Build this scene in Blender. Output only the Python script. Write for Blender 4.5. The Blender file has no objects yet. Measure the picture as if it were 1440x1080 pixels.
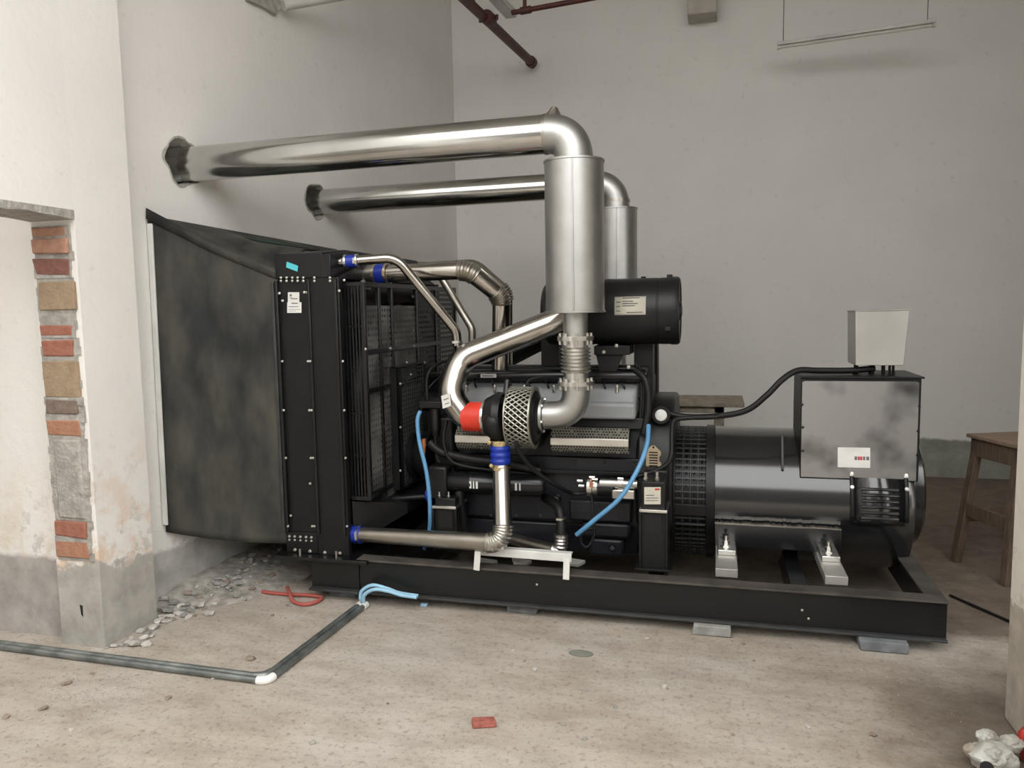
import bpy, bmesh, math, random
from mathutils import Vector, Matrix, noise
random.seed(7)
V = Vector
scene = bpy.context.scene
col = scene.collection

# ------------------------------------------------------------------ camera
CAM_F, CAM_H = 1080.0, 1.65            # focal length in pixels of a 1440 wide frame, eye height in metres
YAW, PITCH, ROLL = math.radians(14.9), math.radians(5.6), 0.018
fw = V((-math.sin(YAW)*math.cos(PITCH), math.cos(YAW)*math.cos(PITCH), -math.sin(PITCH)))
rt0 = V((math.cos(YAW), math.sin(YAW), 0)); up0 = rt0.cross(fw)
rt = rt0*math.cos(ROLL) - up0*math.sin(ROLL)
up = rt0*math.sin(ROLL) + up0*math.cos(ROLL)
CPOS = V((0, 0, CAM_H))
cd = bpy.data.cameras.new('camera'); cam = bpy.data.objects.new('camera', cd); col.objects.link(cam)
cd.sensor_width = 36; cd.lens = CAM_F/1440*36; cd.clip_start = .02; cd.clip_end = 200
mw = Matrix((rt, up, -fw)).transposed().to_4x4(); mw.translation = CPOS
cam.matrix_world = mw
scene.camera = cam

# ------------------------------------------------------------------ light and exposure
scene.view_settings.view_transform = 'Standard'
scene.view_settings.look = 'None'
scene.view_settings.gamma = 1
scene.view_settings.use_curve_mapping = False
scene.view_settings.exposure = 0.97
w = bpy.data.worlds.new('world'); scene.world = w; w.use_nodes = True
bg = w.node_tree.nodes['Background']
bg.inputs[0].default_value = (1.0, 0.99, 0.975, 1)      # overcast daylight coming in through the open front
bg.inputs[1].default_value = 2.2

def P(px, py, x=None, y=None, z=None):
    """survey point: where the sight line of a photo pixel meets the plane x=, y= or z= (metres)"""
    d = fw + rt*((px-720)/CAM_F) + up*((540-py)/CAM_F)
    ax, v = (0, x) if x is not None else (1, y) if y is not None else (2, z)
    return CPOS + d*((v-CPOS[ax])/d[ax])

# ------------------------------------------------------------------ materials
MATS = {}
def mat(name, c, rough=.6, metal=0, c2=None, scale=6, bump=0, bscale=40, detail=4, spec=.5, lo=.35, hi=.65, coat=0, aniso=None):
    if name in MATS: return MATS[name]
    m = bpy.data.materials.new(name); m.use_nodes = True
    nt = m.node_tree; N = nt.nodes; L = nt.links
    b = N['Principled BSDF']
    b.inputs['Base Color'].default_value = (*c, 1); b.inputs['Roughness'].default_value = rough
    b.inputs['Metallic'].default_value = metal; b.inputs['Specular IOR Level'].default_value = spec
    if coat: b.inputs['Coat Weight'].default_value = coat; b.inputs['Coat Roughness'].default_value = .15
    tc = N.new('ShaderNodeTexCoord')
    if c2 is None: c2 = tuple(min(1, k*.82) for k in c)
    n = N.new('ShaderNodeTexNoise'); n.inputs['Scale'].default_value = scale; n.inputs['Detail'].default_value = detail
    if aniso:
        mp = N.new('ShaderNodeMapping'); mp.inputs['Scale'].default_value = aniso
        L.new(tc.outputs['Object'], mp.inputs[0]); L.new(mp.outputs[0], n.inputs['Vector'])
    else: L.new(tc.outputs['Object'], n.inputs['Vector'])
    r = N.new('ShaderNodeValToRGB'); r.color_ramp.elements[0].position = lo; r.color_ramp.elements[1].position = hi
    r.color_ramp.elements[0].color = (*c2, 1); r.color_ramp.elements[1].color = (*c, 1)
    L.new(n.outputs[0], r.inputs[0]); L.new(r.outputs[0], b.inputs['Base Color'])
    if bump:
        nb = N.new('ShaderNodeTexNoise'); nb.inputs['Scale'].default_value = bscale; nb.inputs['Detail'].default_value = 5
        L.new(tc.outputs['Object'], nb.inputs['Vector'])
        bp = N.new('ShaderNodeBump'); bp.inputs['Strength'].default_value = bump; bp.inputs['Distance'].default_value = .01
        L.new(nb.outputs[0], bp.inputs['Height']); L.new(bp.outputs[0], b.inputs['Normal'])
    MATS[name] = m
    return m

def plaster(name, white, cement, h, wob=.12, stain=0, stain_c=(.62, .38, .2), stain_h=1.0):
    """painted plaster with a raw cement band below height h (ragged edge) and optional rust-brown peeling above it"""
    m = bpy.data.materials.new(name); m.use_nodes = True
    nt = m.node_tree; N = nt.nodes; L = nt.links; b = N['Principled BSDF']; b.inputs['Roughness'].default_value = .88
    b.inputs['Specular IOR Level'].default_value = .25
    g = N.new('ShaderNodeNewGeometry'); sx = N.new('ShaderNodeSeparateXYZ'); L.new(g.outputs['Position'], sx.inputs[0])
    def noise_(s, d=5, rough=.6):
        n = N.new('ShaderNodeTexNoise'); n.inputs['Scale'].default_value = s; n.inputs['Detail'].default_value = d
        n.inputs['Roughness'].default_value = rough; L.new(g.outputs['Position'], n.inputs['Vector']); return n.outputs[0]
    def mth(op, a, b_, c_=None):
        k = N.new('ShaderNodeMath'); k.operation = op
        for i, q in enumerate((a, b_)):
            if isinstance(q, (int, float)): k.inputs[i].default_value = q
            else: L.new(q, k.inputs[i])
        return k.outputs[0]
    def ramp(v, a, b_):
        k = N.new('ShaderNodeMapRange'); k.inputs[1].default_value = a; k.inputs[2].default_value = b_; L.new(v, k.inputs[0]); return k.outputs[0]
    def mix(f, a, b_):
        k = N.new('ShaderNodeMix'); k.data_type = 'RGBA'; L.new(f, k.inputs[0])
        for s, q in ((6, a), (7, b_)):
            if isinstance(q, tuple): k.inputs[s].default_value = (*q, 1)
            else: L.new(q, k.inputs[s])
        return k.outputs[2]
    z = sx.outputs[2]
    base = mix(ramp(noise_(1.3), .35, .7), tuple(k*.94 for k in white), white)
    base = mix(ramp(noise_(14), .62, .75), base, tuple(k*.86 for k in white))
    if stain:
        lowm = ramp(z, stain_h, h*.7)
        msk = mth('MULTIPLY', lowm, ramp(noise_(5.5, 7, .7), .62-.2*stain, .75-.2*stain))
        base = mix(mth('MULTIPLY', msk, .75), base, stain_c)
        msk2 = mth('MULTIPLY', lowm, ramp(noise_(9, 7, .75), .56, .6))
        base = mix(mth('MULTIPLY', msk2, .8), base, tuple(k*1.05 for k in cement))
    edge = mth('ADD', z, mth('MULTIPLY', mth('SUBTRACT', noise_(4.5, 6, .65), .5), wob*2))
    cem = mix(ramp(noise_(8, 6), .35, .65), tuple(k*.72 for k in cement), cement)
    out = mix(ramp(edge, h+.012, h-.012), base, cem)
    L.new(out, b.inputs['Base Color'])
    bp = N.new('ShaderNodeBump'); bp.inputs['Strength'].default_value = .25; bp.inputs['Distance'].default_value = .01
    L.new(noise_(25, 6), bp.inputs['Height']); L.new(bp.outputs[0], b.inputs['Normal'])
    return m

WHITE = (.80, .78, .745)
M_left = plaster('plaster left', WHITE, (.50, .49, .46), .30, .09, .25, (.62, .40, .22), .9)
M_pier = plaster('plaster pier', (.82, .80, .76), (.46, .44, .40), .40, .22, .75, (.66, .42, .24), 1.15)
M_back = plaster('plaster back', WHITE, (.34, .34, .29), .36, .05)
M_cross = plaster('plaster cross', (.82, .80, .76), (.46, .43, .40), .42, .05, .8, (.64, .52, .36), .95)
M_right = plaster('plaster right', (.74, .70, .63), (.50, .45, .38), .50, .25, .3)
M_ceil = mat('ceiling paint', (.62, .60, .56), .9)

def floor_mat():
    m = bpy.data.materials.new('dusty concrete'); m.use_nodes = True
    nt = m.node_tree; N = nt.nodes; L = nt.links; b = N['Principled BSDF']
    b.inputs['Roughness'].default_value = .85; b.inputs['Specular IOR Level'].default_value = .25
    g = N.new('ShaderNodeNewGeometry')
    def nz(s, d=6, r=.6, sc=None):
        n = N.new('ShaderNodeTexNoise'); n.inputs['Scale'].default_value = s; n.inputs['Detail'].default_value = d; n.inputs['Roughness'].default_value = r
        mp = N.new('ShaderNodeMapping'); mp.inputs['Scale'].default_value = sc or (1, 1, 1)
        L.new(g.outputs['Position'], mp.inputs[0]); L.new(mp.outputs[0], n.inputs['Vector']); return n.outputs[0]
    def rmp(v, stops):
        r = N.new('ShaderNodeValToRGB'); L.new(v, r.inputs[0]); e = r.color_ramp.elements
        e[0].position, e[0].color = stops[0][0], (*stops[0][1], 1); e[1].position, e[1].color = stops[-1][0], (*stops[-1][1], 1)
        for p_, c_ in stops[1:-1]: q = e.new(p_); q.color = (*c_, 1)
        return r.outputs[0]
    def mul(a, b_, f=1.0):
        k = N.new('ShaderNodeMix'); k.data_type = 'RGBA'; k.blend_type = 'MULTIPLY'; k.inputs[0].default_value = f
        L.new(a, k.inputs[6]); L.new(b_, k.inputs[7]); return k.outputs[2]
    c = rmp(nz(1.1, 5, .55), [(.3, (.40, .345, .285)), (.5, (.48, .43, .37)), (.7, (.49, .455, .41))])
    c = mul(c, rmp(nz(5, 8, .7, (.6, 1.4, 1)), [(.33, (.74, .72, .69)), (.6, (1.0, 1.0, 1.0))]))
    c = mul(c, rmp(nz(38, 6, .7), [(.32, (.62, .60, .56)), (.47, (1, 1, 1))]))
    c = mul(c, rmp(nz(120, 3, .6), [(.28, (.55, .5, .45)), (.38, (1, 1, 1))]))
    # unswept brown earth: inside the room behind the frame, and shade painted in its brown at the foot of the white wall
    sx = N.new('ShaderNodeSeparateXYZ'); L.new(g.outputs['Position'], sx.inputs[0])
    def M2(op, a, b_):
        k = N.new('ShaderNodeMath'); k.operation = op
        for i, q in enumerate((a, b_)):
            if isinstance(q, (int, float)): k.inputs[i].default_value = q
            else: L.new(q, k.inputs[i])
        return k.outputs[0]
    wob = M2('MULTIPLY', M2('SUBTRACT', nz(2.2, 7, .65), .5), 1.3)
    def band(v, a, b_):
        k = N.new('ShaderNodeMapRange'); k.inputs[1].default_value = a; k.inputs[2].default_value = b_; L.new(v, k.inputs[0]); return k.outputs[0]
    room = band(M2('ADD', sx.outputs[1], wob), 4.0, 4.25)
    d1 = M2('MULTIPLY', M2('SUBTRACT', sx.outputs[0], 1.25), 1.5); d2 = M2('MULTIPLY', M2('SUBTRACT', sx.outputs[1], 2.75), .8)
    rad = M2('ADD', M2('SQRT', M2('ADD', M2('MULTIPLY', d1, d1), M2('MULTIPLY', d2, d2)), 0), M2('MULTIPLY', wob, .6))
    patch = M2('MULTIPLY', band(rad, 1.0, .60), .82)  # shade beside the white wall, painted as a dark floor patch
    earth_shade = rmp(nz(7, 7, .7), [(.35, (.085, .062, .044)), (.65, (.17, .135, .10))])
    k = N.new('ShaderNodeMix'); k.data_type = 'RGBA'; L.new(M2('MAXIMUM', M2('MULTIPLY', room, .85), patch), k.inputs[0]); L.new(c, k.inputs[6]); L.new(earth_shade, k.inputs[7]); c = k.outputs[2]
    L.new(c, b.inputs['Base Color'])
    bp = N.new('ShaderNodeBump'); bp.inputs['Strength'].default_value = .5; bp.inputs['Distance'].default_value = .012
    L.new(nz(14, 9, .72), bp.inputs['Height']); L.new(bp.outputs[0], b.inputs['Normal'])
    return m
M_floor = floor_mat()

M_black = mat('black satin paint', (.011, .011, .0115), .40, 0, (.007, .007, .0075), 9, spec=.35)
M_black_gloss = mat('black gloss paint', (.010, .0105, .0115), .26, 0, (.007, .007, .008), 7)
M_alt = mat('alternator black enamel', (.011, .012, .014), .18, 0, (.008, .009, .010), 5, coat=1)
M_box = mat('terminal box scuffed black', (.15, .15, .148), .30, 0, (.055, .056, .058), 3.2, detail=5, lo=.42, hi=.6, coat=.2)
M_boxfront = mat('smudged dark metallic sheet', (.40, .40, .40), .36, .85, (.10, .10, .102), 3.6, detail=3, lo=.30, hi=.52)
M_navy = mat('engine navy black enamel', (.012, .013, .019), .42, 0, (.007, .0075, .011), 11, bump=.15, bscale=60)
M_rubber = mat('black rubber', (.008, .008, .008), .5, spec=.35)
M_dark = mat('hole shade black', (.008, .008, .008), .8)  # black plates paint in the shade inside holes, slots and recesses
M_steel = mat('polished stainless pipe', (.50, .475, .44), .20, 1, (.40, .375, .34), 6)
M_duct = mat('bright galvanised pipe', (.60, .60, .58), .17, 1, (.50, .50, .48), 4)
M_muff = mat('brushed aluminised muffler', (.50, .50, .485), .42, 1, (.44, .44, .425), 8, bump=.04, bscale=90)
M_pipe_warm = mat('dull stainless pipe', (.50, .47, .42), .34, 1, (.40, .37, .33), 7)
M_zinc = mat('zinc plated fastener', (.75, .74, .70), .28, 1)
M_brass = mat('yellow zinc clamp', (.72, .60, .36), .3, 1)
M_grey = mat('grey cast aluminium paint', (.26, .27, .275), .42, 0, (.22, .23, .235), 9, bump=.05)
M_shield = mat('heat shield sheet', (.42, .41, .36), .38, .9, (.33, .32, .27), 12)
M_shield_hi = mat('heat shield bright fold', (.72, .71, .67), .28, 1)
M_mesh = mat('glare grey mesh sheet', (.20, .195, .185), .5, .3, (.07, .068, .066), 3.5, lo=.4, hi=.62)  # glare on the near guard mesh is put into this grey
M_core = mat('radiator core fins', (.30, .29, .275), .6, .2, (.18, .175, .165), 5, aniso=(1, 14, 2), bump=.1)
M_canvas = mat('dusty green black canvas', (.070, .066, .050), .75, 0, (.012, .0135, .013), 2.6, bump=.35, bscale=9, detail=9, lo=.36, hi=.70, aniso=(2.2, 2.2, .9))
M_green = mat('dark green canvas', (.006, .03, .018), .75)
M_cyan = mat('cyan tape', (.10, .58, .66), .5)
M_paper = mat('white paper label', (.78, .77, .74), .6)
M_paper_old = mat('cream label', (.60, .58, .48), .6)
M_ink = mat('grey print', (.16, .16, .16), .7)
M_redink = mat('red print', (.55, .05, .05), .6)
M_blue = mat('blue silicone hose', (.010, .035, .36), .38)
M_red = mat('red silicone hose', (.72, .045, .022), .40)
M_lblue = mat('light blue plastic hose', (.12, .33, .58), .35)
M_lblue2 = mat('pale blue plastic hose', (.36, .62, .82), .35)
M_redhose = mat('faded red hose', (.42, .10, .08), .6)
M_wpaint = mat('white painted angle iron', (.78, .78, .75), .5)
M_galv = mat('galvanised sheet', (.50, .49, .46), .42, .55, (.42, .41, .385), 3.5, detail=6)
M_cond = mat('galvanised conduit', (.27, .29, .28), .42, .7, (.14, .155, .15), 12)
M_conc = mat('rough concrete', (.36, .36, .34), .9, 0, (.25, .25, .235), 14, bump=.5, bscale=50)
M_block = mat('blue grey concrete block', (.22, .235, .25), .9, 0, (.14, .15, .16), 14, bump=.5, bscale=60)
M_mortar = mat('grey mortar', (.44, .42, .38), .95, 0, (.30, .285, .255), 22, bump=.8, bscale=60)
M_wood = mat('old weathered wood', (.145, .10, .07), .8, 0, (.085, .06, .042), 9, aniso=(8, 8, 1), bump=.2)
M_woodtop = mat('worn wood top', (.30, .21, .15), .75, 0, (.20, .14, .10), 9, aniso=(1, 8, 8), bump=.2)
M_slab = mat('dusty plank', (.36, .31, .24), .9, 0, (.22, .19, .15), 14, bump=.4)
M_sprink = mat('dark red sprinkler paint', (.085, .020, .016), .5, 0, (.05, .013, .011), 12)
M_lamp = mat('dirty white lamp housing', (.60, .59, .55), .5)
M_dirt = mat('grey brown rubble dirt', (.46, .43, .385), .95, 0, (.25, .23, .20), 16, bump=.9, bscale=35, detail=8)
M_stones = [mat('pale stone', (.70, .67, .62), .9, 0, (.42, .39, .35), 25, bump=.4), mat('grey stone', (.44, .43, .40), .9, 0, (.22, .215, .2), 25, bump=.4), mat('brown stone', (.36, .29, .23), .9, 0, (.24, .19, .15), 25, bump=.4)]
M_beige = mat('beige cast vent', (.50, .40, .26), .5)
M_rail = mat('base frame black paint', (.010, .0105, .011), .32, 0, (.007, .0075, .008), 5)
M_railtop = mat('dusty frame top', (.085, .073, .062), .7, 0, (.04, .036, .032), 8)
M_bag = mat('crumpled bag plastic', (.55, .55, .52), .45, 0, (.36, .34, .30), 14)
M_bagred = mat('red plastic', (.60, .05, .04), .4)
M_flange = mat('dusty lower flange', (.05, .052, .054), .5, 0, (.028, .029, .03), 9)

# ------------------------------------------------------------------ mesh helpers
OFF = {}
def link(o, parent):
    col.objects.link(o)
    if parent is not None: o.parent = parent
def off(o): return OFF[o.name] if o is not None else V((0, 0, 0))

class MB:
    def __init__(s): s.v = []; s.f = []
    def add(s, vs, fs):
        k = len(s.v); s.v += [V(q) for q in vs]; s.f += [tuple(i+k for i in f) for f in fs]; return s
    def box(s, x0, x1, y0, y1, z0, z1):
        return s.add([(x0,y0,z0),(x1,y0,z0),(x1,y1,z0),(x0,y1,z0),(x0,y0,z1),(x1,y0,z1),(x1,y1,z1),(x0,y1,z1)],
                     [(0,3,2,1),(4,5,6,7),(0,1,5,4),(1,2,6,5),(2,3,7,6),(3,0,4,7)])
    def obox(s, p0, p1, w, h, upv=V((0,0,1))):
        """bar from p0 to p1 with width w (sideways) and height h (along upv)"""
        p0, p1 = V(p0), V(p1); d = (p1-p0).normalized(); sd = d.cross(upv).normalized(); u = sd.cross(d).normalized()
        q = []
        for p in (p0, p1):
            for a, b in ((-1,-1),(1,-1),(1,1),(-1,1)): q.append(p + sd*(a*w/2) + u*(b*h/2))
        return s.add(q, [(0,1,2,3),(7,6,5,4),(0,4,5,1),(1,5,6,2),(2,6,7,3),(3,7,4,0)])
    def prism(s, pts, d):
        n = len(pts); a = [V(p) for p in pts]; b = [p+V(d) for p in a]
        return s.add(a+b, [tuple(reversed(range(n))), tuple(range(n, 2*n))] + [(i, (i+1) % n, n+(i+1) % n, n+i) for i in range(n)])
    def tube(s, pts, r, n=14, cap=True):
        pts = [V(p) for p in pts]; m = len(pts)
        rs = r if isinstance(r, (list, tuple)) else [r]*m
        tans = [(pts[min(i+1, m-1)]-pts[max(i-1, 0)]).normalized() for i in range(m)]
        ref = V((0,0,1)) if abs(tans[0].z) < .9 else V((0,1,0))
        u = tans[0].cross(ref).normalized(); vs = []
        for i in range(m):
            u = (u - tans[i]*u.dot(tans[i])).normalized(); w_ = tans[i].cross(u)
            for k in range(n):
                a = 2*math.pi*k/n; vs.append(pts[i] + (u*math.cos(a)+w_*math.sin(a))*rs[i])
        fs = [(i*n+k, i*n+(k+1) % n, (i+1)*n+(k+1) % n, (i+1)*n+k) for i in range(m-1) for k in range(n)]
        if cap: fs += [tuple(reversed(range(n))), tuple((m-1)*n+k for k in range(n))]
        return s.add(vs, fs)
    def cyl(s, p0, p1, r, r1=None, n=24): return s.tube([p0, p1], [r, r if r1 is None else r1], n)
    def lathe(s, p, d, prof, n=32):
        d = V(d).normalized(); p = V(p)
        ref = V((0,0,1)) if abs(d.z) < .9 else V((0,1,0)); u = d.cross(ref).normalized(); w_ = d.cross(u)
        vs = [p + d*t + (u*math.cos(2*math.pi*k/n)+w_*math.sin(2*math.pi*k/n))*r for t, r in prof for k in range(n)]
        m = len(prof)
        fs = [(i*n+k, i*n+(k+1) % n, (i+1)*n+(k+1) % n, (i+1)*n+k) for i in range(m-1) for k in range(n)]
        fs += [tuple(reversed(range(n))), tuple((m-1)*n+k for k in range(n))]
        return s.add(vs, fs)
    def annulus(s, p, d, r0, r1, h, n=32):
        d = V(d).normalized(); p = V(p); ref = V((0,0,1)) if abs(d.z) < .9 else V((0,1,0)); u = d.cross(ref).normalized(); w_ = d.cross(u)
        vs = []
        for t, r in ((0, r0), (0, r1), (h, r1), (h, r0)):
            vs += [p+d*t+(u*math.cos(2*math.pi*k/n)+w_*math.sin(2*math.pi*k/n))*r for k in range(n)]
        return s.add(vs, [(a*n+k, a*n+(k+1) % n, ((a+1) % 4)*n+(k+1) % n, ((a+1) % 4)*n+k) for a in range(4) for k in range(n)])
    def grid(s, fn, nu, nv, thick=None):
        """sheet fn(u,v)->point; thick = vector or None for normal offset handled by solidify"""
        vs = [fn(i/nu, j/nv) for j in range(nv+1) for i in range(nu+1)]
        return s.add(vs, [(j*(nu+1)+i, j*(nu+1)+i+1, (j+1)*(nu+1)+i+1, (j+1)*(nu+1)+i) for j in range(nv) for i in range(nu)])
    def bars(s, o, u, v, nu, nv, wu, wv, t):
        """perforated plate as crossing bars: nu bars along v, nv bars along u; o origin, u,v edge vectors, t thickness vector"""
        o, u, v, t = V(o), V(u), V(v), V(t); du, dv = u.normalized(), v.normalized()
        for i in range(nu+1):
            a = o + u*(i/nu) - du*wu/2; s.prism([a, a+du*wu, a+du*wu+v, a+v], t)
        for j in range(nv+1):
            a = o + v*(j/nv) - dv*wv/2; s.prism([a, a+u, a+u+dv*wv, a+dv*wv], t*.8)
        return s
    def build(s, name, m, parent=None, bevel=0, solid=0, smooth=38, seg=2):
        if parent is None:
            xs = [q.x for q in s.v]; ys = [q.y for q in s.v]; zs = [q.z for q in s.v]
            o_ = V(((min(xs)+max(xs))/2, (min(ys)+max(ys))/2, min(zs)))
        else: o_ = off(parent)
        me = bpy.data.meshes.new(name); me.from_pydata([q-o_ for q in s.v], [], s.f)
        bm = bmesh.new(); bm.from_mesh(me); bmesh.ops.recalc_face_normals(bm, faces=bm.faces); bm.to_mesh(me); bm.free()
        me.materials.append(m)
        if smooth:
            for p in me.polygons: p.use_smooth = True
            me.set_sharp_from_angle(angle=math.radians(smooth))
        o = bpy.data.objects.new(name, me); link(o, parent)
        if parent is None: o.location = o_
        OFF[o.name] = o_
        if solid:
            k = o.modifiers.new('solid', 'SOLIDIFY'); k.thickness = solid; k.offset = 0
        if bevel:
            k = o.modifiers.new('bevel', 'BEVEL'); k.width = bevel; k.segments = seg; k.limit_method = 'ANGLE'; k.angle_limit = math.radians(40); k.harden_normals = False
        return o

def thing(name, loc, label, cat, group=None):
    o = bpy.data.objects.new(name, None); link(o, None); o.location = loc; o.empty_display_size = .1
    OFF[o.name] = V(loc); tag(o, label, cat, group); return o
def tag(o, label=None, cat=None, group=None, kind=None):
    if label: o['label'] = label
    if cat: o['category'] = cat
    if group: o['group'] = group
    if kind: o['kind'] = kind
    return o
def struct(o): o['kind'] = 'structure'; return o

def spline(pts, k=8, closed=False):
    pts = [V(p) for p in pts]; out = []
    for i in range(len(pts)-1):
        p0, p1, p2, p3 = pts[max(i-1, 0)], pts[i], pts[i+1], pts[min(i+2, len(pts)-1)]
        for j in range(k):
            t = j/k; out.append(.5*((2*p1)+(p2-p0)*t+(2*p0-5*p1+4*p2-p3)*t*t+(3*p1-p0-3*p2+p3)*t**3))
    return out+[pts[-1]]
def bent(pts, rad, k=8):
    """polyline with rounded corners of radius rad"""
    pts = [V(p) for p in pts]; out = [pts[0]]
    rads = rad if isinstance(rad, (list, tuple)) else [rad]*(len(pts)-2)
    for i in range(1, len(pts)-1):
        a, b, c = pts[i-1], pts[i], pts[i+1]; d0 = (a-b).normalized(); d1 = (c-b).normalized()
        ang = d0.angle(d1); t = min(rads[i-1]/math.tan(ang/2), (.97 if i == 1 else .49)*(a-b).length, (.97 if i == len(pts)-2 else .49)*(c-b).length)
        p, q = b+d0*t, b+d1*t
        for j in range(k+1):
            s_ = j/k; out.append((1-s_)**2*p + 2*s_*(1-s_)*b + s_*s_*q)
    return out+[pts[-1]]

BOLT = {}
def bolt(parent, p, axis=(0,-1,0), r=.009, h=.008, m=None, name='bolt'):
    """hexagon bolt head, shared mesh"""
    m = m or M_zinc
    key = (tuple(round(k, 3) for k in axis), round(r, 4), round(h, 4), m.name)
    if key not in BOLT:
        b = MB().lathe((0,0,0), axis, [(-.002, r*1.35), (h*.25, r*1.35), (h*.26, r), (h*.9, r), (h, r*.8)], 6)
        me = bpy.data.meshes.new('bolt'); me.from_pydata(b.v, [], b.f); me.materials.append(m); BOLT[key] = me
    o = bpy.data.objects.new(name, BOLT[key]); link(o, parent); o.location = V(p)-off(parent); OFF[o.name] = V(p)
    return o
def label_plate(parent, p, u, v, nrm, m=None, lines=(), name='label', t=.0015):
    """thin printed label: origin p, edges u,v, outward normal; lines = (u0,u1,v0,v1,material)"""
    p, u, v, nrm = V(p), V(u), V(v), V(nrm).normalized()
    o = MB().prism([p, p+u, p+u+v, p+v], nrm*t).build(name, m or M_paper, parent, smooth=0)
    for i, (a, b, c, d, mm) in enumerate(lines):
        q = p+nrm*t
        MB().prism([q+u*a+v*c, q+u*b+v*c, q+u*b+v*d, q+u*a+v*d], nrm*.0006).build('printed_line', mm, o if o.parent.parent is None else o.parent, smooth=0)
    return o
def clamp(parent, p, axis, r, w_=.016, m=None):
    m_ = m or M_zinc
    a = V(axis).normalized()
    b = MB().annulus(V(p)-a*w_/2, a, r*.97, r+.004, w_, 24)
    sd = V((0,-1,0)) if abs(a.y) < .7 else V((0,0,1))
    q = V(p)+sd*(r+.006); t = a.cross(sd)
    b.obox(q-t*.016, q+t*.016, .012, .012, sd)
    return b.build('hose_clamp', m_, parent)
def ribbed(path, r, n_ribs, amp, sub=6):
    """radius list of a corrugated pipe along an evenly resampled path"""
    L_ = [0]
    for a, b in zip(path, path[1:]): L_.append(L_[-1]+(b-a).length)
    m = n_ribs*sub; pts = []; rs = []; j = 0
    for i in range(m+1):
        t = L_[-1]*i/m
        while j < len(path)-2 and L_[j+1] < t: j += 1
        f = (t-L_[j])/max(1e-6, L_[j+1]-L_[j]); pts.append(path[j].lerp(path[j+1], f))
        rs.append(r+amp*(.5-.5*math.cos(2*math.pi*i/sub)))
    return pts, rs

# ================================================================== THE SETTING
ZC = 5.2
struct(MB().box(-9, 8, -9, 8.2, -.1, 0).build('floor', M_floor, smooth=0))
struct(MB().box(-7, 6.2, 1.7, 8.2, ZC, ZC+.2).build('ceiling', M_ceil, smooth=0))
YB = 7.9
struct(MB().box(-3.3, 6.2, YB, YB+.25, 0, ZC).build('wall_back', M_back, smooth=0))
struct(MB().box(6, 6.2, 3.29, YB, 0, ZC).build('wall_far', M_back, smooth=0))
# left wall: runs a few degrees off the machine's axis
SL = .089
def wx(y): return -3.05+(y-3.75)*SL
def wallpt(px, py):
    d = fw + rt*((px-720)/CAM_F) + up*((540-py)/CAM_F)
    t = (-3.05-3.75*SL)/(d.x-SL*d.y); return CPOS+d*t
H1, H2 = wallpt(264, 231), wallpt(449, 284)
wn = V((1, -SL, 0)).normalized(); wd = V((SL, 1, 0)).normalized()
ya, yb_ = 3.3, 8.1
a0, a1 = V((wx(ya), ya, 0)), V((wx(yb_), yb_, 0))
wl = struct(MB().prism([a0, a1, a1-wn*.35, a0-wn*.35], (0, 0, ZC)).build('wall_left', M_left, smooth=0))
def ragged(c, r, seed, sq=1.0, n=44, depth=.26):
    rnd = random.Random(seed)
    return [c + (wd*math.cos(2*math.pi*k/n)*sq + V((0,0,1))*math.sin(2*math.pi*k/n))*r*(.95+.22*noise.noise(V((math.cos(2*math.pi*k/n)*1.6, math.sin(2*math.pi*k/n)*1.6, seed*3.1)))+.03*rnd.random()) for k in range(n)]
for i, (h, r) in enumerate(((H1, .142), (H2, .138))):
    pts = ragged(h - wd*.035, r, 3+i)
    cut = MB().prism([q+wn*.05 for q in pts], -wn*.30).build('cutter', M_dark, smooth=0)
    md = wl.modifiers.new('hole', 'BOOLEAN'); md.object = cut; md.operation = 'DIFFERENCE'; md.solver = 'EXACT'
    bpy.context.view_layer.update()
    dg = bpy.context.evaluated_depsgraph_get()
    me = bpy.data.meshes.new_from_object(wl.evaluated_get(dg)); wl.modifiers.clear(); wl.data = me
    bpy.data.objects.remove(cut)
    # broken mortar rim around the hole, a little proud of the paint
    rnd = random.Random(40+i); b = MB(); n = 44
    outer = [q + (q-h)*(.02+.16*max(0, noise.noise(V(((q-h).y*9, (q-h).z*9, i)))+.25)) for q in pts]; inner = [q - (q-h)*.08 for q in pts]
    b.add([q+wn*.002 for q in outer]+[q+wn*(.003+.004*rnd.random()) for q in pts]+[q-wn*.05 for q in inner],
          [(k, (k+1) % n, n+(k+1) % n, n+k) for k in range(n)]+[(n+k, n+(k+1) % n, 2*n+(k+1) % n, 2*n+k) for k in range(n)])
    b.build('mortar_rim', M_mortar, wl, smooth=0)
# pier with the broken doorway beside it
XP, YP0, YP1, XJ = -2.93, 3.035, 3.405, -3.19
LZ = P(72, 314, x=XP).z
wp = struct(MB().box(XJ, XP, YP0, YP1, 0, ZC).build('wall_pier', M_pier, smooth=0))
struct(MB().box(XJ, XP, -1.6, YP0, LZ+.05, ZC).build('wall_lintel', M_left, smooth=0))
struct(MB().box(XJ, XP, -3.2, .3, 0, LZ+.05).build('wall_lintel_support', M_left, smooth=0))
# ragged underside of the lintel
b = MB(); rnd = random.Random(5); ys = [YP0-.09*k for k in range(22)]
lo = [LZ+.05*rnd.random()-.0 for _ in ys]
for k in range(len(ys)-1):
    b.prism([(XP+.002, ys[k], LZ+.075), (XP+.002, ys[k], lo[k]), (XP+.002, ys[k+1], lo[k+1]), (XP+.002, ys[k+1], LZ+.075)], (XJ-XP-.004, 0, 0))
b.build('broken_lintel_edge', M_mortar, wp, smooth=0)
wc = struct(MB().box(-7, XJ-.002, 3.10, 3.34, 0, 4).build('wall_cross', M_cross, smooth=0))
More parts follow.
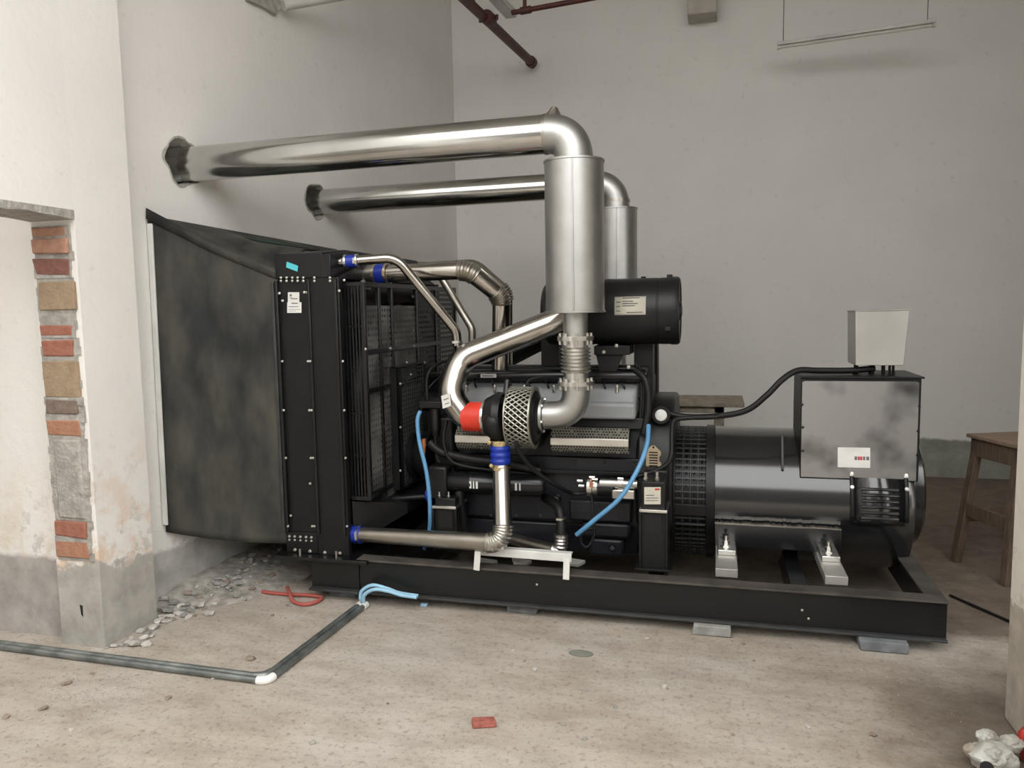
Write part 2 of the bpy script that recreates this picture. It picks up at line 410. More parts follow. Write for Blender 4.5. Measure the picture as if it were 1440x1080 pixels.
# exposed bricks of the jamb (they face the camera, in the broken end of the pier)
def zpx(py, px=75): return P(px, py, y=YP0).z
M_b1 = mat('brick salmon', (.47, .255, .175), .9, 0, (.36, .2, .14), 30, bump=.5, bscale=70)
M_b2 = mat('brick dark red', (.26, .115, .085), .9, 0, (.18, .085, .065), 30, bump=.5, bscale=70)
M_b3 = mat('brick tan', (.36, .27, .175), .9, 0, (.29, .21, .135), 20, bump=.5, bscale=70)
M_b4 = mat('brick red', (.36, .155, .105), .9, 0, (.30, .115, .075), 30, bump=.5, bscale=70)
M_b5 = mat('brick grey brown', (.22, .165, .13), .9, 0, (.16, .12, .095), 30, bump=.5, bscale=70)
M_b6 = mat('brick orange', (.40, .215, .135), .9, 0, (.36, .165, .10), 30, bump=.5, bscale=70)
mort = MB(); rnd = random.Random(11)
zs = [zpx(318)+(zpx(785)-zpx(318))*k/40 for k in range(41)]
for k in range(40):      # mortar bed behind the bricks, ragged against the plaster
    j = .012*rnd.random(); mort.box(XJ+.012+j, XP-.012-.025*rnd.random(), YP0-.006-.006*rnd.random(), YP0+.02, zs[k+1], zs[k])
mort.build('mortar_bed', M_mortar, wp, smooth=0)
for (t, bt, m_, l, r) in [(320, 333, M_b1, .02, .04), (335, 357, M_b1, .02, .03), (364, 387, M_b2, .02, .04), (397, 436, M_b3, .03, .02), (457, 473, M_b4, .02, .05), (478, 501, M_b4, .025, .05),
                   (508, 558, M_b3, .03, .03), (562, 581, M_b5, .02, .05), (590, 612, M_b6, .02, .045), (731, 752, M_b4, .02, .05), (758, 780, M_b6, .02, .05)]:
    z1, z0 = zpx(t), zpx(bt); b = MB().box(XJ+l, XP-r, YP0-.012-.010*rnd.random(), YP0+.02, z0, z1)
    for q in b.v:
        if q.y < YP0: q += V((rnd.uniform(-.008, .008), rnd.uniform(-.006, .004), rnd.uniform(-.005, .005)))
    b.build('brick', m_, wp, bevel=.006)
b = MB().box(XJ+.05, XP-.05, YP0-.018, YP0+.02, zpx(727), zpx(617)); b.build('cement_patch', M_mortar, wp, bevel=.012)
MB().prism([P(112, 850, y=YP0-.001), P(116, 852, y=YP0-.001), P(117, 868, y=YP0-.001), P(114, 864, y=YP0-.001)], (0, .004, 0)).build('drill_slot', M_dark, wp, smooth=0)
# white painted corner pipe/strip of plaster beside the pier
# wall at the right of the opening where the photographer stands
XR = P(1426, 700, y=3.3).x
struct(MB().box(XR, XR+.3, 1.9, 3.3, 0, ZC).build('wall_right', M_right, bevel=.012, smooth=0))
struct(MB().box(2.5, 6.2, 3.02, 3.28, 0, ZC).build('wall_front', M_right, smooth=0))
# facade across the narrow yard behind the photographer
struct(MB().box(-9, 9, -4.3, -4.0, 0, 3.7).build('wall_opposite', mat('weathered dark facade', (.20, .19, .175), .9, 0, (.13, .125, .115), 3), smooth=0))
struct(MB().box(-5.6, -5.4, .3, 3.34, 0, ZC).build('wall_light_block_side', M_left, smooth=0))  # unseen side wall, added to keep sky light out of the alcove
struct(MB().box(-5.6, XJ-.002, -.1, .1, 0, 4.1).build('wall_light_block_front', M_left, smooth=0))  # unseen wall added in front of the alcove to dim it
# beam stub on the back wall near the ceiling
bl, br = P(967, 10, y=7.62), P(1008, 15, y=7.62)
struct(MB().box(bl.x, br.x, 7.62, YB-.005, P(990, 18, y=7.62).z, ZC-.005).build('trim_1', mat('beam paint', (.50, .47, .42), .9), bevel=.01, smooth=0))
# broken corner of concrete high on the left wall
c0 = wallpt(365, 0)
pts = [wallpt(335, -20), wallpt(345, 2), wallpt(360, 8), wallpt(372, 14), wallpt(384, 22), wallpt(391, 10), wallpt(386, -20)]
MB().prism([q+wn*.002 for q in pts], wn*.03).build('broken_concrete', M_mortar, wl, smooth=0)

# dirt heap along the foot of the left wall
def heap(u, v):
    y = 3.40+u*2.30; h = (.09*math.sin(math.pi*min(1, u*1.0+.12))*(1-v)**1.3+.004)*min(1, u*7)-.012*(1-min(1, u*7))
    wdt = (.30+.40*math.sin(u*2.8))*(.93+.14*noise.noise(V((y*6, 3, 0))))
    nz = noise.noise(V((y*7, v*5, 1)))*.03*min(1, u*7)*(1-v)*(v*2+.3) + noise.noise(V((y*19, v*13, 4)))*.012*(1-v)
    return V((wx(y)+v*wdt-.002 if v > 0 else wx(y)-.03, y, max(-.01, h+nz) if v < .98 else -.01))
o = MB().grid(heap, 80, 16).build('rubble_heap', M_dirt, smooth=60)
tag(o, 'low heap of grey brown rubble dirt along the foot of the wall', 'dirt', kind='stuff')

# ================================================================== BASE FRAME
YF = 3.85; ZB, ZT = .055, .255; YR = 5.72
sk = thing('base_frame', (-.6, 4.8, ZB), 'long black steel base frame carrying the generator set', 'base frame')
XL, XE = P(430, 810, y=YF).x, 1.06
def ibeam(name, p0, p1, yfr, w_=.10):
    b = MB().box(p0, p1, yfr+.03, yfr+w_-.03, ZB+.012, ZT-.012); o = b.build(name, M_rail, sk, bevel=.002)
    MB().box(p0, p1, yfr+.008, yfr+w_, ZT-.012, ZT).build('top_flange', M_railtop, o, bevel=.002)
    MB().box(p0, p1, yfr, yfr+w_, ZB, ZB+.014).build('bottom_flange', M_flange, o, bevel=.002)
    return o
r1 = ibeam('side_rail', XL+.32, XE, YF)
ibeam('side_rail', XL+.32, XE, YR-.1)
# recessed nose of the frame under the radiator
MB().box(XL+.02, XL+.33, YF+.03, YF+.09, ZB+.012, ZT-.04).build('nose_rail', M_rail, sk, bevel=.002)
MB().box(XL+.02, XL+.33, YF-.01, YF+.1, ZB, ZB+.014).build('nose_flange', M_flange, sk, bevel=.002)
MB().box(XL+.02, XL+.33, YR-.09, YR-.03, ZB+.012, ZT-.04).build('nose_rail', M_rail, sk, bevel=.002)
MB().box(XL, XL+.05, YF+.08, YR-.08, ZB, ZT-.04).build('cross_member', M_rail, sk, bevel=.002)
for x in (-1.72, -.30, .42): MB().box(x-.04, x+.04, YF+.1, YR-.1, ZB+.03, ZT-.03).build('cross_member', M_rail, sk, bevel=.002)
e = MB().box(XE-.05, XE, YF+.1, YR-.1, ZB, ZT-.012).build('cross_member', M_rail, sk, bevel=.002)
MB().box(XE-.085, XE, YF+.1, YR-.1, ZT-.012, ZT).build('top_flange', M_railtop, e, bevel=.002)
for px, py in ((755, 822), (1128, 858), (1137, 870)): bolt(sk, P(px, py, y=YF+.03), r=.005, h=.004)
# blocks under the front rail
for (x0, x1, y0, y1, m_, lab) in [(457, 500, 825, 842, M_block, 'blue grey concrete block under the base frame beside the blue hoses'),
        (708, 756, 850, 866, M_block, 'dark concrete block under the base frame below the white bracket'),
        (973, 1026, 880, 898, M_conc, 'pale broken concrete block under the base frame below the alternator foot'),
        (1213, 1276, 903, 921, M_block, 'grey concrete block under the end of the base frame')]:
    a = P(x0, y1, z=0); c = P(x1, y1, z=0); yy = (a.y+c.y)/2+.02
    b = MB().box(a.x, c.x, yy, yy+.24, .001, ZB-.001)
    for q in b.v: q += V((rnd.uniform(-.01, .01), rnd.uniform(-.008, .008), 0))
    tag(b.build('concrete_block', m_, bevel=.006), lab, 'block')
for y in (YR-.3,):
    for x in (-2.0, 0.8): tag(MB().box(x, x+.24, y, y+.25, .001, ZB-.001).build('concrete_block', M_block, bevel=.006), 'concrete block under the rear rail of the base frame', 'block', 'blocks under the rear rail')

# ================================================================== RADIATOR
YA = 3.90                                       # near face
RX0, RX1 = P(392, 600, y=YA).x, P(484, 600, y=YA).x
RZ0, RZ1 = .245, P(440, 391, y=YA).z
RYB = 5.50
RM = P(440, 600, y=YA).x
ra = thing('radiator', ((RX0+RX1)/2, 4.7, RZ0), 'tall black radiator with bolted side panels and fan guard', 'radiator')
MB().box(RX0+.02, RX1-.10, YA+.03, RYB-.03, RZ0+.02, RZ1).build('casing', M_black, ra)
MB().box(RX1-.10, RX1-.08, YA+.08, RYB-.06, RZ0+.1, RZ1-.06).build('core', M_core, ra)
# side panels, left one narrower and a little recessed
sp1 = MB().box(RX0, RM-.006, YA+.012, YA+.04, RZ0+.13, RZ1).build('side_panel', M_black, ra, bevel=.003)
sp2 = MB().box(RM, RX1, YA, YA+.04, RZ0+.008, RZ1).build('side_panel', M_black, ra, bevel=.003)
for x in (RX0+.03, RX1-.02, RM+.012): MB().box(x-.008, x+.008, YA-.012, YA+.02, RZ0+.13, RZ1-.01).build('panel_rib', M_black_gloss, ra, bevel=.002)
MB().box(RX0-.006, RX0+.012, YA-.006, YA+.012, RZ0+.13, RZ1-.02).build('edge_angle', M_flange, ra, bevel=.002)
MB().box(RX0+.01, RM-.004, YA+.006, YA+.04, RZ0+.008, RZ0+.13).build('lower_panel', M_black, ra, bevel=.003)
MB().box(RX0, RX1, RYB-.03, RYB, RZ0, RZ1).build('side_panel', M_black, ra, bevel=.003)
MB().box(RX0-.03, RX1+.14, YA-.07, RYB+.03, RZ0-.012, RZ0+.008).build('base_plate', M_black_gloss, ra, bevel=.002)
# header tank: sloping shoulders that rise away from the side
tz = P(430, 352, y=YA+.22).z
tank = MB().prism([(RX0+.02, YA+.006, RZ1), (RX1, YA+.006, RZ1), (RX1, YA+.10, RZ1+.09), (RX1, YA+.42, tz), (RX1, RYB-.42, tz), (RX1, RYB, RZ1)][0:0] or
                  [(RX0+.02, YA+.006, RZ1), (RX0+.02, YA+.012, RZ1+.14), (RX0+.02, YA+.30, tz), (RX0+.02, RYB-.30, tz), (RX0+.02, RYB-.012, RZ1+.14), (RX0+.02, RYB-.006, RZ1)], (RX1-RX0-.12, 0, 0))
tank.build('header_tank', M_black, ra, bevel=.006)
MB().prism([(RX1-.11, YA+.004, RZ1), (RX1-.11, YA+.012, RZ1+.13), (RX1-.11, YA+.30, tz-.01), (RX1-.11, RYB-.30, tz-.01), (RX1-.11, RYB-.01, RZ1)], (.06, 0, 0)).build('tank_flange', M_black, ra, bevel=.004)
MB().prism([(RX1-.05, YA+.004, RZ1-.005), (RX1-.05, YA+.30, tz-.10), (RX1-.05, RYB-.30, tz-.10), (RX1-.05, RYB, RZ1-.005)], (.03, 0, 0)).build('tank_shoulder', M_black, ra, bevel=.004)
for px in (395, 403, 411, 418.5, 426.5, 442, 464):
    for py in (390.5, 395): bolt(ra, P(px, py, y=YA-.001), r=.0055, h=.007)
for px, py in ((393, 412.5), (428, 411), (432, 411), (397.5, 423), (477, 409), (484, 394)): bolt(ra, P(px, py, y=YA-.004), r=.006, h=.008)
for py0, pl, pm, pr in ((508, 397, 435, 482), (577, 399, 437, 484), (644, 402, 439, 486), (740, 405, 441, 488)):
    for px in (pl, pm-2, pm+1, pr): bolt(ra, P(px, py0, y=YA-.013), r=.0055, h=.007)
for px, py in ((409, 725), (405, 738), (436, 680)): bolt(ra, P(px, py, y=YA-.004), r=.0055, h=.007)
for px in (407, 414.5, 422.5, 430.5, 438):
    bolt(ra, P(px, 754+(px-407)*.05, y=YA-.0), r=.006, h=.009); bolt(ra, P(px, 759+(px-407)*.05, y=YA-.0), r=.005, h=.007)
for px, py in ((415, 773), (436, 775), (457, 777), (478, 778)): bolt(ra, P(px, py, y=YA-.002), r=.008, h=.010)
for px, py in ((422, 778), (473, 781)):
    q = P(px, py, y=YA-.04); MB().cyl(q+V((0, 0, -.035)), q+V((0, 0, .025)), .007, n=8).build('hold_down_bolt', M_zinc, ra)
    MB().box(q.x-.035, q.x+.012, q.y-.012, q.y+.012, q.z-.03, q.z-.022).build('washer_strip', M_zinc, ra)
pc = P(404, 368, y=YA+.008); u_ = P(420, 374, y=YA+.008)-pc; v_ = P(403, 376, y=YA+.008)-pc
label_plate(ra, pc+V((0, -.004, 0)), u_, v_, (0, -1, 0), M_cyan, name='cyan_sticker')
pl_ = P(404, 440, y=YA+.006); lw = P(424, 440, y=YA+.006)-pl_; lh = P(404, 425, y=YA+.006)-pl_
label_plate(ra, pl_, lw, lh, (0, -1, 0), M_paper, [(.1, .8, .55, .62, M_ink), (.1, .9, .3, .34, M_ink), (.3, .75, .85, .95, M_ink), (.1, .6, .15, .18, M_ink)])
pl_ = P(405, 425, y=YA+.006); lw = P(421, 425, y=YA+.006)-pl_; lh = P(405, 411, y=YA+.006)-pl_
label_plate(ra, pl_, lw, lh, (0, -1, 0), M_paper, [(.15, .35, .6, .8, M_ink), (.25, .85, .3, .4, M_ink), (.1, .4, .45, .5, M_ink)])
# fan shroud with round opening, fan, guard cage
SX = RX1-.03
cy, cz, cr = 4.70, 1.05, .66
b = MB(); n = 48; ya_, yb2, za_, zb2 = YA+.05, RYB-.04, RZ0+.1, RZ1-.02
outer = []
for k in range(n):
    a = 2*math.pi*k/n; dy, dz = math.cos(a), math.sin(a)
    t = min(((yb2-cy) if dy > 0 else (cy-ya_))/max(1e-6, abs(dy)), ((zb2-cz) if dz > 0 else (cz-za_))/max(1e-6, abs(dz))); outer.append(V((SX, cy+dy*t, cz+dz*t)))
inner = [V((SX, cy+cr*math.cos(2*math.pi*k/n), cz+cr*math.sin(2*math.pi*k/n))) for k in range(n)]
b.add(outer+inner+[q+V((.10, 0, 0)) for q in inner], [(k, (k+1) % n, n+(k+1) % n, n+k) for k in range(n)]+[(n+k, n+(k+1) % n, 2*n+(k+1) % n, 2*n+k) for k in range(n)])
b.build('fan_shroud', M_black, ra, solid=.006)
fan = MB().lathe((SX-.02, cy, cz), (1, 0, 0), [(0, .13), (.10, .13), (.12, .09)], 24).build('fan_hub', M_black, ra)
for k in range(8):
    a = 2*math.pi*k/8+.2; d = V((0, math.cos(a), math.sin(a))); t_ = V((0, -math.sin(a), math.cos(a)))
    p0 = V((SX+.03, cy, cz))
    MB().add([p0+d*.12-t_*.05+V((-.02,0,0)), p0+d*.12+t_*.05+V((.02,0,0)), p0+d*.60+t_*.10+V((.03,0,0)), p0+d*.60-t_*.10+V((-.03,0,0))], [(0,1,2,3)]).build('fan_blade', M_black, fan, solid=.005)
GX = -1.90; GY0, GY1 = 3.965, 5.52
GZ0, GZ1 = P(505, 700, y=GY0).z, P(505, 397, y=GY0).z
gd = MB()
for (y_, z0, z1) in ((GY0, GZ0, GZ1), (4.16, .50, GZ1), (4.34, .45, GZ1), (4.74, .45, GZ1), (5.1, .45, GZ1), (GY1, .45, GZ1)):
    gd.box(GX-.02, GX+.004, y_-.014, y_+.014, z0, z1)
for z_ in (GZ0+.01, GZ1-.012, 1.42, 1.20): gd.box(GX-.02, GX+.006, GY0, GY1, z_-.014, z_+.014)
gd.box(RX1-.01, GX, GY0-.01, GY0+.006, GZ0-.012, GZ0+.01); gd.box(RX1-.01, GX, GY0-.01, GY0+.006, GZ1-.02, GZ1)
gd.box(RX1-.01, GX, GY0, GY1, GZ1-.004, GZ1)
gd.build('guard_frame', M_black_gloss, ra, bevel=.002)
MB().bars((RX1+.004, GY0, GZ0), (GX-RX1-.004, 0, 0), (0, 0, GZ1-GZ0), 6, 5, .009, .006, (0, .003, 0)).build('guard_side_grille', M_black_gloss, ra, smooth=0)
def grille(y0, y1, z0, z1, m_=M_black): MB().bars((GX-.008, y0, z0), (0, y1-y0, 0), (0, 0, z1-z0), max(3, int((y1-y0)/.030)), max(3, int((z1-z0)/.034)), .019, .019, (.002, 0, 0)).build('guard_grille', m_, ra, smooth=0)
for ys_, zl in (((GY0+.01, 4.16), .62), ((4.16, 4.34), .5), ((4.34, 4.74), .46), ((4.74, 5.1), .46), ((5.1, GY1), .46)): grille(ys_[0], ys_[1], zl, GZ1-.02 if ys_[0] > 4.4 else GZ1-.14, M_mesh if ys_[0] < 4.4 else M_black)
# small belt guard in front
BX = GX+.055
by0, by1 = P(562, 600, x=BX).y, P(601, 600, x=BX).y
bz1, bz0 = P(562, 516, x=BX).z, P(562, 692, x=BX).z
bgd = MB().box(BX-.05, BX, by0, by0+.012, bz0, bz1).box(BX-.05, BX, by1-.012, by1, bz0, bz1).box(BX-.05, BX, by0, by1, bz1-.008, bz1).box(BX-.05, BX, by0, by1, bz0, bz0+.008)
bgd.box(BX-.012, BX, by0, by0+.05, bz0, bz1); bgd.box(BX-.012, BX, by1-.05, by1, bz0, bz1)
bgd.build('belt_guard', M_black, ra, bevel=.002)
MB().bars((BX-.004, by0+.05, bz0+.02), (0, by1-by0-.1, 0), (0, 0, bz1-bz0-.04), 10, 26, .012, .008, (.002, 0, 0)).build('belt_guard_grille', M_flange, ra, smooth=0)
MB().box(BX-.015, BX-.012, by0+.05, by1-.05, bz0+.03, bz0+.62).build('belt_guard_backing', M_core, ra, smooth=0)
for px, py in ((572, 510), (597, 510), (563, 540), (578, 527), (563, 601), (563, 662)): bolt(ra, P(px, py, x=BX+.001), (1, 0, 0), .007, .008)
for px, py in ((514, 491), (549, 490), (560, 539), (581, 465), (580, 417), (582, 487)): bolt(ra, P(px, py, x=GX+.008), (1, 0, 0), .007, .008)
# lower shroud tray and drain fittings
MB().prism([(RX1, YA+.06, .30), (RX1, YA+.06, .56), (GX+.12, YA+.30, .50), (GX+.12, YA+.30, .44)], (0, 1.3, 0)).build('lower_shroud', M_black, ra, bevel=.003)

# ================================================================== CANVAS AIR DUCT
wT = wallpt(205, 303); wB = wallpt(231, 748)
rT = P(389, 388, y=YA+.015); rB = P(404, 764, y=YA+.02)
cv = thing('air_duct', (-2.75, 4.6, .35), 'dark green black canvas air duct between wall and radiator', 'duct')
def wav(u, v, a, k): return a*(noise.noise(V((u*k, v*k*1.3, 2.2)))+.5*noise.noise(V((u*k*2.7, v*k*3, 7))))*math.sin(math.pi*u)**.6*(.35+math.sin(math.pi*v)**.5)
def front(u, v):
    a = wB.lerp(wT, v); c = rB.lerp(rT, v)
    p = a.lerp(c, u) + V((.012, .0, 0)); sag = .03*math.sin(math.pi*u)
    p.y += sag*math.sin(math.pi*v) + wav(u, v, .018, 4); p.z -= .018*math.sin(math.pi*u)*(1-v)
    return p
MB().grid(front, 26, 44).build('side_canvas', M_canvas, cv, solid=.003, smooth=60)
wT2 = wallpt(468, 351)+V((.02, 0, 0)); rT2 = V((RX0+.03, RYB-.3, tz+.01)); rTm = V((RX0+.03, YA+.30, tz+.012))
def top(u, v):
    a = wT.lerp(wT2, v)+wn*.01
    if v < .2: c = rT.lerp(rTm, v/.2)
    else: c = rTm.lerp(rT2, (v-.2)/.8)
    p = a.lerp(c+V((.012, 0, .004)), u); p.z += (.02*math.sin(math.pi*u)*(noise.noise(V((u*3, v*6, 0)))-.2) - .015*math.sin(math.pi*u))*min(1, v*6)
    return p
MB().grid(top, 24, 36).build('top_canvas', M_canvas, cv, solid=.003, smooth=60)
def back(u, v):
    a = V((wT2.x, wT2.y, wB.z)).lerp(wT2, v); c = V((RX0, RYB, .3)).lerp(V((RX0+.02, RYB-.05, RZ1)), v); return a.lerp(c, u)
MB().grid(back, 10, 14).build('side_canvas', M_canvas, cv, solid=.003, smooth=60)
# folded lap along the top edge, green patch, edge batten, rivets
f0, f1, f2 = wT+V((.015, -.012, .01)), wallpt(240, 305)+V((.03, -.02, 0)), rT+V((0, -.012, .004))
MB().add([f0+V((0, 0, .03)), f0+V((0, -.004, -.03)), front(.5, 1.0)+V((0, -.014, -.035)), f2+V((0, 0, -.02)), f2+V((.0, 0, .012)), top(.5, .0)+V((0, -.012, .014))], [(0,1,2,5),(5,2,3,4)]).build('folded_lap', M_canvas, cv, solid=.004)
MB().grid(lambda u, v: top(.38+.5*u+.1*v, .24+.13*v)+V((0, 0, .008)), 8, 6).build('green_patch', M_green, cv, solid=.003)
bt0, bt1 = wallpt(209, 315), wallpt(231, 737)
MB().obox(bt0+V((.02, -.015, 0)), bt1+V((.02, -.015, 0)), .03, .014, V((0, 1, 0))).build('edge_batten', M_wpaint, cv, bevel=.003)
for k in range(12):
    t = (k+.5)/12; q = rT.lerp(rB, t)+V((-.035, -.004, 0)); bolt(cv, q, r=.004, h=.004, name='rivet')

# ================================================================== DIESEL ENGINE
YE = 4.36                                       # near face of the crankcase
EX0, EX1 = P(612, 690, y=YE).x, P(900, 690, y=YE).x
en = thing('diesel_engine', (-1.05, 4.8, .3), 'large black V diesel engine with grey valve covers', 'engine')
YC = 4.8
def sym(y): return 2*YC-y
def zE(py, y=YE, px=760): return P(px, py, y=y).z
zb0, zb1 = zE(735), zE(640)
blk = MB().prism([(EX0, YE, zb0), (EX0, YE, zb1), (EX0, YE+.06, zE(560)), (EX0, sym(YE+.06), zE(560)), (EX0, sym(YE), zb1), (EX0, sym(YE), zb0)], (EX1-EX0, 0, 0)).build('crankcase', M_navy, en, bevel=.012)
# side plates and ribs on the crankcase
q0, q1 = P(640, 700, y=YE), P(790, 762, y=YE)
MB().box(q0.x, q1.x, YE-.05, YE+.02, zE(728), zE(694)).build('side_cover', M_navy, en, bevel=.012)
for px in (655, 690, 726, 760, 785): bolt(en, P(px, 697, y=YE-.052), r=.006, h=.007, m=M_flange); bolt(en, P(px, 725, y=YE-.052), r=.006, h=.007, m=M_flange)
MB().box(q0.x-.02, EX1, YE-.03, YE+.02, zE(660), zE(640)).build('rail_ledge', M_navy, en, bevel=.006)
MB().box(q0.x-.02, EX1, YE-.06, YE+.02, zE(662), zE(657)).build('rail_ledge', M_black, en, bevel=.003)
for k in range(7): bolt(en, P(640+42*k, 650, y=YE-.031), r=.008, h=.009, m=M_black_gloss)
# oil pan in two depths
MB().prism([(EX0+.05, YE+.03, zb0+.01), (EX0+.05, YE+.06, zE(778)), (EX0+.05, sym(YE+.06), zE(778)), (EX0+.05, sym(YE+.03), zb0+.01)], (EX1-EX0-.06, 0, 0)).build('oil_pan', M_navy, en, bevel=.025, seg=3)
q0, q1 = P(800, 700, y=YE-.06), P(889, 775, y=YE-.06)
MB().box(q0.x, q1.x, YE-.07, YE+.1, zE(730, YE-.07), zE(700, YE-.07)).build('sump_step', M_navy, en, bevel=.014)
MB().box(q0.x+.07, q1.x-.01, YE-.05, YE+.1, zE(752, YE-.05), zE(730, YE-.05)).build('sump_step', M_navy, en, bevel=.02)
MB().box(q0.x+.11, q1.x-.05, YE-.03, YE+.1, zE(777, YE-.03), zE(752, YE-.03)).build('sump_step', M_navy, en, bevel=.02)
q = P(861, 771, y=YE-.04); MB().cyl(q+V((0, .03, 0)), q, .022, n=20).build('drain_plug', M_black_gloss, en); bolt(en, q, r=.012, h=.012, m=M_flange)
# inspection cover to the left of the sump
q0, q1 = P(690, 732, y=YE-.02), P(742, 765, y=YE-.02)
MB().box(P(650, 730, y=YE-.02).x, P(790, 730, y=YE-.02).x, YE-.02, YE+.05, zE(768), zE(732)).build('sump_cover', M_navy, en, bevel=.016)
# cylinder heads, valve covers
VY = 4.28
def vcover(yf, s):
    x0, x1 = P(648, 560, y=VY).x, P(894, 560, y=VY).x
    z0, zs_, z1 = zE(589, VY), zE(566, VY), zE(547, VY)
    ya2 = (lambda d: yf+s*d)
    o = MB().prism([(x0, ya2(0), z0), (x0, ya2(0), zs_), (x0, ya2(.02), zs_+.008), (x0, ya2(.06), z1), (x0, ya2(.24), z1+.03), (x0, ya2(.27), z0+.05)], (x1-x0, 0, 0)).build('valve_cover', M_grey, en, bevel=.02, seg=4)
    return o, x0, x1
vc, vx0, vx1 = vcover(VY, 1)
vcover(sym(VY), -1)
for px in (656, 696, 738, 779, 868):
    q = P(px, 547, y=VY+.05); MB().lathe(q+V((0, 0, -.02)), (0, -.15, 1), [(0, .012), (.02, .012), (.022, .008), (.04, .008), (.045, .005)], 10).build('cover_stud', M_zinc, vc)
MB().prism([(vx0+.02, VY+.05, zE(600)), (vx0+.02, VY+.06, zE(585)), (vx0+.02, VY+.3, zE(560)), (vx0+.02, VY+.3, zE(600))], (vx1-vx0+.02, 0, 0)).build('cylinder_head', M_black, en, bevel=.006)
MB().prism([(vx0+.02, sym(VY+.05), zE(600)), (vx0+.02, sym(VY+.06), zE(585)), (vx0+.02, sym(VY+.3), zE(560)), (vx0+.02, sym(VY+.3), zE(600))], (vx1-vx0+.02, 0, 0)).build('cylinder_head', M_black, en, bevel=.006)
# valley: intake manifold, fuel rail
MB().box(vx0-.06, vx1+.06, 4.52, sym(4.52), zE(600), zE(530, 4.6)).build('valley_cover', M_black, en, bevel=.02)
MB().cyl((vx0-.02, 4.42, zE(528, 4.42)), (vx1+.05, 4.42, zE(528, 4.42)), .036, n=20).build('fuel_rail', M_black_gloss, en)
MB().box(vx0, vx1+.05, 4.46, 4.62, zE(520, 4.5)-.02, zE(518, 4.5)+.015).build('intake_manifold', M_black, en, bevel=.012)
q = P(676, 531, y=4.384); label_plate(en, q, P(698, 531, y=4.384)-q, (0, 0, .022), (0, -1, 0), M_paper, [(.1, .8, .3, .6, M_ink)])
for k in range(9):
    x = vx0+.05+k*.11; pts = spline([(x, 4.40, zE(533, 4.4)), (x+.02, 4.34, zE(540, 4.35)), (x+.03, 4.35, zE(548, 4.35))], 4); MB().tube(pts, .006, 8).build('injector_line', M_black_gloss, en)
# heat shields over the exhaust manifold
HY = 4.17
def hshield(px0, px1, tag_):
    x0, x1 = P(px0, 615, y=HY).x, P(px1, 615, y=HY).x
    za, zb_, zc_, zd_ = zE(636, HY), zE(625, HY), zE(615, HY), zE(602, HY)
    o = MB().prism([(x0, HY+.03, za), (x0, HY, zb_), (x0, HY-.004, zc_), (x0, HY+.05, zd_), (x0, HY+.06, zd_), (x0, HY+.014, zc_), (x0, HY+.014, zb_), (x0, HY+.036, za)], (x1-x0, 0, 0)).build('heat_shield', M_shield, en, bevel=.002)
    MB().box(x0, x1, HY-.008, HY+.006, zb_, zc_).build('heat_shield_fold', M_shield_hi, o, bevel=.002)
    dn = MB(); nx = max(4, int((x1-x0)/.016)); rnd2 = random.Random(px0)
    A, B_ = V((0, HY-.004, zc_)), V((0, HY+.05, zd_)); A2, B2 = V((0, HY+.03, za)), V((0, HY, zb_))
    for (a_, b_, nr) in ((A, B_, 4), (A2, B2, 3)):
        nrm = V((0, -(b_-a_).z, (b_-a_).y)).normalized()
        if nrm.y > 0: nrm = -nrm
        for j in range(nr):
            for i in range(nx):
                if rnd2.random() < .12: continue
                c = a_.lerp(b_, (j+.5)/nr); c.x = x0+(x1-x0)*(i+.5)/nx+(.004 if j % 2 else -.004)
                tu = (b_-a_).normalized()*.0042; c = c+nrm*.0012
                dn.prism([c-V((.0045,0,0))-tu, c+V((.0045,0,0))-tu, c+V((.0045,0,0))+tu, c-V((.0045,0,0))+tu], nrm*.001)
    dn.build('perforations', M_dark, o, smooth=0)
    MB().box(x0+.01, x1-.01, HY+.05, VY+.08, za, zd_-.01).build('exhaust_manifold', M_black, en, bevel=.01)
hshield(640, 690, 1); hshield(774, 884, 2)
# oil cooler tube with white printed marks
OY = 4.22
oz = P(700, 680, y=OY).z; ox0, ox1 = P(633, 680, y=OY).x, P(766, 680, y=OY).x; orr = .064
oc = MB().lathe((ox0, OY, oz), (1, 0, 0), [(0, orr*.9), (.01, orr), (.13, orr), (.135, orr*1.04), (.145, orr*1.04), (.15, orr), (ox1-ox0-.02, orr), (ox1-ox0, orr*.8)], 28).build('oil_cooler', M_black_gloss, en)
for (a, b_) in ((660, 663), (665, 667), (669, 672), (724, 727), (730, 732)):
    xa, xb = P(a, 680, y=OY-orr).x, P(b_, 680, y=OY-orr).x
    MB().prism([(xa, OY-orr-.0005, oz-.02), (xb, OY-orr-.0005, oz-.02), (xb, OY-orr-.0005, oz+.022), (xa, OY-orr-.0005, oz+.022)], (0, -.001, 0)).build('printed_mark', M_paper, oc, smooth=0)
q = P(617, 665, y=OY); MB().box(q.x-.05, ox0, OY-.06, YE+.05, oz-.10, oz+.10).build('oil_pump_housing', M_black, en, bevel=.015)
